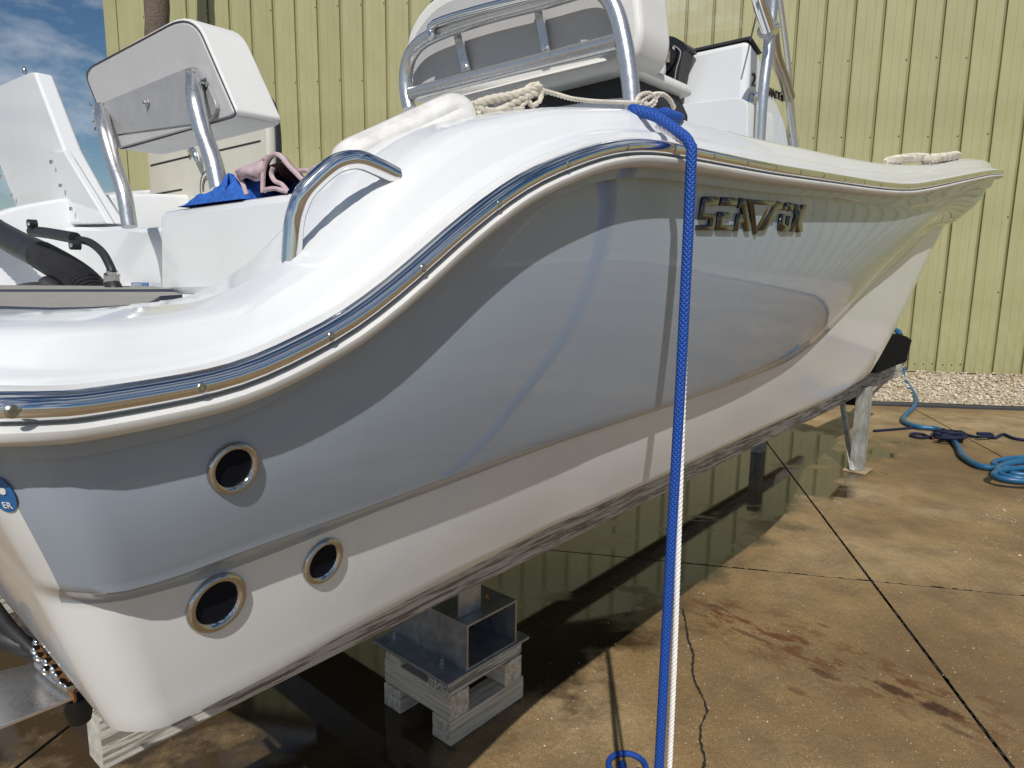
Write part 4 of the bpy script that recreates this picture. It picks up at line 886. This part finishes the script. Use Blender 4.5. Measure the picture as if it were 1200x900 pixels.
# sticker on the transom corner
P, n = cast(2, 578)
if P is not None:
    e2 = UP-n*(UP@n); e2 /= np.linalg.norm(e2); e1 = np.cross(e2, n); m = MB(); m.add([P+n*.0012+e1*.0155*math.cos(a)+e2*.0215*math.sin(a) for a in np.linspace(0, 2*math.pi, 33)[:-1]], [tuple(range(32))]); stk = m.build('round_sticker', BLUEL, boat, smooth=0)
    x1 = e1 if (ray(10, 578)-ray(0, 578))@e1 > 0 else -e1
    text_mesh('ER', P+n*.002-e2*.016-x1*.003, x1, e2, .010, .0004, 'lettering', WPRINT, stk)
    m = MB(); m.lathe(P+n*.0015+e2*.004+x1*.004, n, [(.004, 0), (.004, .0008)], 14); m.build('badge_dot', WPRINT, stk)

# ================================================================== loose things on the boat
# fender
fd = MB(); fa, fb = onv(392, 207, 1.02), onv(545, 134, 0.97); ax_ = fb-fa; Lf = np.linalg.norm(ax_); ax_ /= Lf
ref = np.cross(UP, ax_); ref /= np.linalg.norm(ref); up2 = np.cross(ax_, ref); seg = 48; vs = []; prof = []
for t in np.linspace(0, 1, 40):
    e_ = min(t, 1-t); rr_ = 0.047*min(1, math.sqrt(max(0, 1-((0.16-min(e_, .16))/.16)**2))*0.97+0.03); prof.append((t, rr_))
rowsF = []
for t, rr_ in prof:
    row = []
    for k in range(seg+1):
        a = 2*math.pi*k/seg; g_ = 0.0065*max(0, math.cos(a*9))**3 if 0.12 < t < 0.86 else 0.0; row.append(fa+ax_*(t*Lf*1.06-.0)+(ref*math.cos(a)+up2*math.sin(a))*(rr_-g_))
    rowsF.append(row)
fd.grid(rowsF); FEND = simple('white_fender_vinyl', (0.70, 0.69, 0.67), 0.35, var=0.16, nscale=22)
fob = empty('boat_fender', tuple(fa), label='ribbed white boat fender lying on the gunwale beside the chrome handle', category='fender')
fd.build('body', FEND, fob, smooth=50, weld=True)
m = MB(); m.tube([fb+ax_*.0, fb+ax_*.035, fb+ax_*.06], [.036, .024, .018], 14, flat=.6); m.build('eye', FEND, fob, smooth=60)
# fender rope: thick eye splice, line, knot
m = MB(); dR = 0.93
def pr(x, y, d=dR): return onv(x, y, d)
rope3(m, smooth_path([pr(560, 128), pr(580, 131), pr(600, 121), pr(618, 112), pr(628, 108)], 8), .0085)
rope3(m, smooth_path([pr(558, 122), pr(578, 116), pr(600, 112), pr(622, 105), pr(632, 100)], 8), .0085)
rope3(m, smooth_path([pr(570, 134), pr(590, 128), pr(608, 128), pr(616, 116)], 8), .0075)
rope3(m, smooth_path([pr(612, 118), pr(618, 103), pr(630, 100), pr(634, 114), pr(624, 124), pr(618, 112), pr(626, 102), pr(634, 106), pr(632, 120)], 8), .0055)
rope3(m, smooth_path([pr(632, 105), pr(650, 110), pr(672, 116), pr(700, 119), pr(730, 120), pr(748, 121)], 8), .0050)
rope3(m, smooth_path([pr(744, 122), pr(750, 112), pr(762, 110), pr(768, 120), pr(756, 130), pr(748, 126), pr(756, 116), pr(770, 110), pr(782, 114), pr(790, 126)], 8), .0058)
rope3(m, smooth_path([pr(746, 118), pr(758, 124), pr(768, 116), pr(776, 110), pr(786, 118), pr(790, 128)], 8), .0054)
m.build('fender_rope', ROPEW, smooth=60, label='dirty white twisted rope knotted between the fender and the blue line', category='rope')
# blue dock line over the rail, hanging to the ground
ub = toB(onv(807, 270, 0.66))[0]; xr = B(ub, .655, 0)
hp = castc(795, 143, pr(795, 143, .85))[0]
P = [pr(772, 134, .92)+UP*.0, pr(784, 133, .90), hp+UP*.008+AX*.0, B(ub, .80, hCv(ub)+.050), B(ub, .745, hCv(ub)+.028), B(ub, .698, hR(ub)+.034), B(ub, .668, hR(ub)+.005), B(ub, .662, hR(ub)-.05), B(ub, .66, 1.6)]
foot = B(ub, .66, 0.012)
foot = foot-AX*.035
P += [B(ub-.004, .66, 1.2), B(ub-.014, .655, .8), B(ub-.026, .65, .4), B(ub-.035, .65, .1), foot+NX*.02]
lp0 = onh(735, 897, .012); 
ring = [lp0+np.array([math.cos(a), math.sin(a)*.95, 0])*.068 for a in np.linspace(-1.2, 4.4, 12)]
P += [foot*0.5+ring[0]*0.5+np.array([.03, -.02, .01])] + ring + [foot+np.array([-.10, -.12, 0]), foot+np.array([.02, -.3, 0])]
m = MB(); m.tube(resample(smooth_path(P, 10), .006), .0107, 14, uv=True)
m.build('blue_dock_line', BLUEROPE, smooth=60, label='bright blue braided dock line hanging over the rub rail down to the concrete', category='rope')
m = MB(); m.tube(resample(smooth_path([pr(768, 137, .93), pr(778, 130, .90), pr(790, 136, .88), pr(782, 143, .86), pr(772, 138, .90)], 8), .006), .0095, 12, uv=True)
m.build('blue_rope_knot', BLUEROPE, smooth=60, label='short blue rope loop knotted into the white rope on the gunwale', category='rope')
wr_ = [B(ub+.004, .745, hCv(ub)+.012), B(ub+.014, .70, hR(ub)+.02), B(ub+.018, .672, hR(ub)-.02), B(ub+.018, .668, 1.8), B(ub+.016, .655, 1.3), B(ub+.012, .645, .9), B(ub+.006, .64, .5), B(ub-.002, .64, .03), B(ub+.01, .60, .012), B(ub-.02, .45, .012)]
m = MB(); rope3(m, smooth_path(wr_, 12), .0066, pitch=.030, seg=7); m.build('white_hanging_rope', ROPEC, smooth=60, label='clean white three-strand rope hanging right behind the blue dock line', category='rope')
# bow rope
def heap(px0, px1, py, d, n, r, spread):
    m = MB(); pts = []
    for k in range(n):
        t = k/(n-1); x = px0+(px1-px0)*(0.5-0.5*math.cos(t*math.pi*5.0)); c, _ = castc(x, py(x)+6, onv(x, py(x), d)); c = onv(x, py(x)+random.uniform(-1.0, 1.2), d+random.uniform(-spread, spread)); pts.append(c)
    rope3(m, smooth_path(pts, 8), r, seg=5); return m
m = heap(1086, 1122, lambda x: 187-(x-1086)*.12+(0 if x < 1118 else -1), .86, 18, .024, .05)
rope3(m, smooth_path([onv(1040, 190, .86), onv(1060, 185.5, .86), (onv(1075, 184.5, .86)), onv(1090, 185, .86)], 8), .022, seg=5)
m.build('bow_rope_bundle', ROPEW, smooth=60, label='frayed white rope bundle lying on the bow deck', category='rope')
# towels
def heap_cloth():
    rg = np.random.RandomState(3); A0 = onu(213, 243, .735); A1 = onu(290, 229, .735); d0_, d1_ = toB(A0)[1], toB(A1)[1]; hb = (toB(A0)[2]+toB(A1)[2])/2
    m = MB(); n1, n2 = 90, 40; R_ = []
    ph = rg.rand(8, 3)*6.28; fr = rg.uniform(8, 24, (8, 2))*rg.choice([-1, 1], (8, 2))
    for j in range(n2):
        row = []
        for i in range(n1):
            s_, t = i/(n1-1), j/(n2-1); d = d0_+(d1_-d0_)*s_; u = .722+.17*t
            env = min(1, 5.5*s_)**.8*min(1, 9*(1-s_))**.6*min(1, 5*t)**.5*min(1, 5*(1-t))**.5
            z = sum(abs(math.sin(fr[k, 0]*s_*.55+fr[k, 1]*t*.35+ph[k, 0])) for k in range(8))/8
            z2 = math.sin(23*s_+5*t)*math.sin(11*t+9*s_)
            row.append(B(u+.012*z2*env, d+.012*math.sin(40*t+20*s_)*env, hb-.004+env*(.006+.095*max(0, z-.2)+.018*z2)*(.35+.65*min(1, s_*1.6))))
        R_.append(row)
    m.grid(R_); return m.build('blue_towel', BLUET, smooth=80, label='crumpled blue microfibre cloth on the white box by the seat arm', category='towel')
heap_cloth()
m = MB()
def fold(ptsA, u0, u1, n=6, dx=0, dy=0):
    P = smooth_path([np.array([x, y, 0.0]) for x, y in ptsA], n); m.grid([[onu(p[0]+dx*k, p[1]+dy*k, u0+(u1-u0)*k) for p in P] for k in (0, .25, .5, .75, 1)])
fold([(276, 201), (284, 199), (296, 195), (306, 190), (310, 186)], .735, .93, dx=4, dy=-3)
fold([(275, 200), (278, 206), (284, 214), (287, 222), (289, 228)], .735, .90)
fold([(281, 210), (287, 206), (293, 207), (300, 210), (306, 207), (309, 200)], .733, .93, dx=2)
fold([(308, 226), (308, 212), (309, 200), (312, 189), (318, 182), (325, 181), (332, 186), (338, 194), (346, 202), (354, 210), (362, 217)], .728, .93, dx=3)
fold([(309, 224), (313, 222), (322, 221), (330, 223), (337, 225)], .726, .93)
fold([(320, 196), (318, 204), (322, 212), (330, 216), (337, 224)], .730, .90)
fold([(346, 204), (352, 200), (360, 200), (366, 204), (362, 214)], .74, .90)
fold([(362, 204), (366, 198), (372, 197), (378, 201), (376, 208), (386, 216), (392, 224)], .74, .88)
fold([(350, 222), (366, 224), (380, 226), (392, 222)], .72, .78)
m.grid([[onu(x, y, .733) for x, y in [(277, 202), (290, 197), (303, 192), (309, 189)]], [onu(x, y, .728) for x, y in [(280, 207), (288, 204), (300, 207), (309, 200)]]])
m.grid([[onu(x, y, .93) for x, y in [(280, 208), (310, 196), (330, 190), (350, 205), (372, 206)]], [onu(x, y, .93) for x, y in [(290, 232), (310, 230), (330, 230), (350, 230), (380, 230)]]])
o = m.build('pink_towel', PINKT, smooth=80, label='folded dusty pink towel draped on the white box beside the blue cloth', category='towel'); md = o.modifiers.new('s', 'SOLIDIFY'); md.thickness = .009; md.offset = 0

# ================================================================== stand
bs, be = toB(onh(122, 905, .62)), toB(onh(1056, 439, .62)); 
dir_ = (B(*be)-B(*bs)); lenb = np.linalg.norm(dir_); bd = dir_/lenb; bn = np.array([bd[1], -bd[0], 0])
stand = empty('boat_stand', tuple(B(3.2, 2.05, 0)), label='steel and timber boat stand with long weathered bunks under the hull', category='boat stand')
def bunk(off):
    m = MB(); p = B(*bs)-bn*off; q = B(*be)-bn*off; w = .09; hh_ = .135
    n = 24
    rowsb = []
    for i in range(n+1):
        c = p+(q-p)*i/n; c = c+UP*(0.004*math.sin(i*.7)); r0 = [c-bn*w, c-bn*0.004, c+UP*.006, c+UP*hh_, c+UP*(hh_+.004)-bn*.006, c+UP*hh_-bn*w]
        rowsb.append(r0+[r0[0]])
    m.grid(rowsb); m.add(rowsb[0][:6], [tuple(range(6))], 1); m.add(rowsb[-1][:6], [tuple(range(6))], 1); return m.build('bunk', [BUNKW, simple('pale_end_grain', (.42, .41, .37), .8, var=.3, nscale=30, bstr=.4)], stand, smooth=30)
bunk(0); bunk(1.05)
# cross beam: open rectangular tube
uA, uB_ = 1.67, 1.99; dA = toB(onh(546, 790, .27))[1]
def rect_tube(u0, u1, h0, h1, d0, d1, t=.009):
    m = MB(); o = [(u0, h0), (u1, h0), (u1, h1), (u0, h1)]; i_ = [(u0+t, h0+t), (u1-t, h0+t), (u1-t, h1-t), (u0+t, h1-t)]
    r = [[B(u, d, h) for u, h in o+[o[0]]] for d in (d0, d1)]; m.grid(r); r = [[B(u, d, h) for u, h in i_+[i_[0]]] for d in (d0, d1)]; m.grid(r)
    for d in (d0, d1): m.grid([[B(u, d, h) for u, h in o+[o[0]]], [B(u, d, h) for u, h in i_+[i_[0]]]])
    return m
u546, d546, _ = toB(onh(547, 787, .275)); u604 = toB(onh(604, 752, .275))[0]
rect_tube(u546, u604, .275, .465, d546, d546+1.7).build('cross_beam', GALV, stand, smooth=0, bevel=.002)
m = MB(); cor = [onh(x, y, .262) for x, y in [(525, 806), (617, 747)]]
uc0, dc0, _ = toB(cor[0]); uc1 = toB(cor[1])[0]
m.bbox(uc0, uc1, dc0, dc0+.46, .262, .2745); m.build('base_plate', GALV, stand, smooth=0, bevel=.002)
for (x, y) in [(518, 780), (462, 748)]:
    c = onh(x, y, .2745); m = MB(); m.lathe(c, UP, [(.018, 0), (.018, .004), (.011, .005), (.011, .02), (.006, .021), (.006, .032)], 8); m.build('bolt', GALV, stand, smooth=20)
up0 = toB(onh(541, 705, .47))[0]; dp0 = d546+.06
m = MB(); m.bbox(u546+.02, u546+.14, dp0, dp0+.012, .4655, .70); m.bbox(u546+.128, u546+.14, dp0+.0125, dp0+.09, .4655, .62); m.build('bunk_bracket', GALV, stand, smooth=0, bevel=.002)
m = MB(); m.tube([B(u546+.17, dp0-.01, .50), B(u546+.15, dp0-.01, .52)], [.006, .006], 8); m.build('bolt', RUST, stand)
# bow leg
lf = onh(1012, 552); lu, ld, _ = toB(lf)
m = MB(); m.bbox(lu-.07, lu+.05, ld, ld+.012, 0.012, .80); m.bbox(lu-.07, lu-.058, ld+.0125, ld+.11, .012, .80); m.bbox(lu+.038, lu+.05, ld+.0125, ld+.11, .012, .80); m.build('leg', LEGM, stand, smooth=0, bevel=.003)
m = MB(); m.bbox(lu-.13, lu+.11, ld-.05, ld+.15, .001, .012); m.build('foot_plate', simple('rusty_pale_plate', (.42, .33, .20), .7, .2, var=.3), stand, smooth=0, bevel=.002)
bt = onh(988, 462, .62)
m = MB(); a = B(lu-.10, ld+.05, .02); c = onv(988, 463, toB(bt)[1]-.03); s_ = AX*.028
m.hexa([a-s_, a+s_, a+s_-NX*.04, a-s_-NX*.04, c-s_, c+s_, c+s_-NX*.04, c-s_-NX*.04]); m.build('leg', LEGM, stand, smooth=0, bevel=.003)
m = MB(); m.prism([onv(x, y, ld+.12) for x, y in [(998, 440), (1010, 414), (1028, 398), (1052, 391), (1063, 394), (1069, 398), (1062, 424), (1030, 437)]], -NX*.14); m.build('bow_pad', BLACKCARPET, stand, smooth=20, bevel=.012)
m = MB(); m.prism([onv(x, y, ld+.35) for x, y in [(985, 474), (1000, 462), (1016, 452), (1016, 476)]], -NX*.10); m.build('bow_pad', BLACKCARPET, stand, smooth=20, bevel=.01)
# far-side rear support so the second bunk is carried as well
m = MB(); m.bbox(u546+.02, u546+.14, dp0+1.05, dp0+1.062, .4655, .70); m.build('bunk_bracket', GALV, stand, smooth=0)
m = MB(); ll = be; m.bbox(lu-.07, lu+.05, ld+.95, ld+1.06, 0.001, .63); m.build('leg', LEGM, stand, smooth=0, bevel=.003)

# timber blocking
def block(u0, u1, d0, d1, h0, h1, mat, label, name='timber_block', grp='timber blocks cribbed under the beam'):
    m = MB(); m.bbox(u0, u1, d0, d1, h0, h1)
    return m.build(name, mat, smooth=0, bevel=.004, label=label, category='timber block', group=grp)
gu0, gd0, _ = toB(onh(528, 876)); gu1 = toB(onh(611, 818))[0]; 
tw = .105; L2 = .40
WETT = TIMA
block(gu0, gu1+.01, gd0, gd0+tw, 0.001, .100, TIMA, 'wet grey timber lying on the concrete, nearest bottom block of the crib')
block(gu0-.005, gu1, gd0+L2-tw, gd0+L2, 0.001, .100, TIMA, 'grey timber on the concrete at the far left bottom of the crib')
block(gu0+.004, gu0+tw, gd0+.004, gd0+L2+.006, .1015, .205, TIMB, 'long grey timber crossing the crib on the left, end grain facing right')
block(gu1-tw, gu1-.002, gd0+.002, gd0+L2, .1015, .204, TIMB, 'grey timber crossing the right side of the crib with ringed end grain')
block(gu0-.002, gu1+.004, gd0+.008, gd0+.13, .2065, .2605, BUNKW, 'thin brown board on top of the crib under the plate front edge')
block(gu0+.002, gu1-.004, gd0+L2-.10, gd0+L2-.006, .2065, .2605, TIMA, 'thin pale board on top of the crib under the plate back edge')
def crib(u, d, n0):
    o = empty('support_crib', tuple(B(u, d, 0)), label='dark timber crib far under the boat on the port side', category='support')
    for k in range(2):
        m = MB(); m.bbox(u+k*.3, u+k*.3+.1, d, d+.4, .001, .12); m.build('timber', TIMB, o, smooth=0, bevel=.004)
        m = MB(); m.bbox(u, u+.4, d+k*.3, d+k*.3+.1, .1215, .262); m.build('timber', TIMA, o, smooth=0, bevel=.004)
crib(gu0, gd0+1.25, 0)

# ================================================================== hoses and ropes on the ground
def gnd(pts, h): return [onh(x, y, h) for x, y in pts]
m = MB(); m.tube(smooth_path([onv(1049, 386, ld+.3), onv(1056, 395, ld+.3), onh(1062, 420, .30), onh(1059, 441, .05)] + gnd([(1067, 455), (1074, 468), (1070, 478), (1060, 487), (1060, 494), (1075, 500), (1100, 503), (1113, 512), (1123, 524), (1128, 534), (1145, 545), (1165, 549), (1185, 554), (1230, 566)], .035), 8), .030, 10)
for (cx_, cy_, rx, ry, a0, a1) in [(1212, 543, 48, 7, -3.3, 3.0), (1216, 548, 44, 9, -3.4, 3.2), (1208, 551, 40, 10, -3.5, 3.3), (1214, 556, 50, 8, -3.3, 3.2)]:
    m.tube([onh(cx_+rx*math.cos(a), cy_+ry*math.sin(a), .035+.012*(cx_ % 5)) for a in np.linspace(a0, a1, 40)], .026, 8)
m.build('blue_hose', HOSEB, smooth=60, label='light blue water hose snaking over the gravel and coiled on the concrete', category='hose')
m = MB(); m.tube(smooth_path(gnd([(1024, 505), (1050, 503), (1075, 501), (1092, 502)], .015), 8), .016, 8)
m.tube(smooth_path(gnd([(1092, 511), (1080, 513), (1068, 510.5), (1070, 508), (1082, 509), (1090, 512), (1096, 506)], .02), 8), .016, 8)
tang = [(random.uniform(1094, 1134), random.uniform(503, 514)) for _ in range(34)]
m.tube(smooth_path([onh(x, y, random.uniform(.015, .10)) for x, y in tang], 8), .016, 8)
m.tube(smooth_path(gnd([(1130, 509), (1145, 512), (1160, 510), (1166, 513), (1176, 509), (1190, 514), (1215, 517)], .02), 8), .017, 8)
m.tube(smooth_path(gnd([(1145, 508), (1160, 508.5), (1162, 511), (1146, 512)], .045), 8), .018, 8)
m.build('navy_rope_tangle', NAVYR, smooth=60, label='dark navy rope knotted in a tangle on the wet concrete near the wall', category='rope')
m = MB(); m.tube(smooth_path([onv(1004, 470, ld+.3), onh(1006, 490, .1), onh(1012, 500, .02)], 8), .010, 8); m.build('black_cable', BLACK, smooth=60, label='thin black cable hanging down behind the bow leg', category='cable')
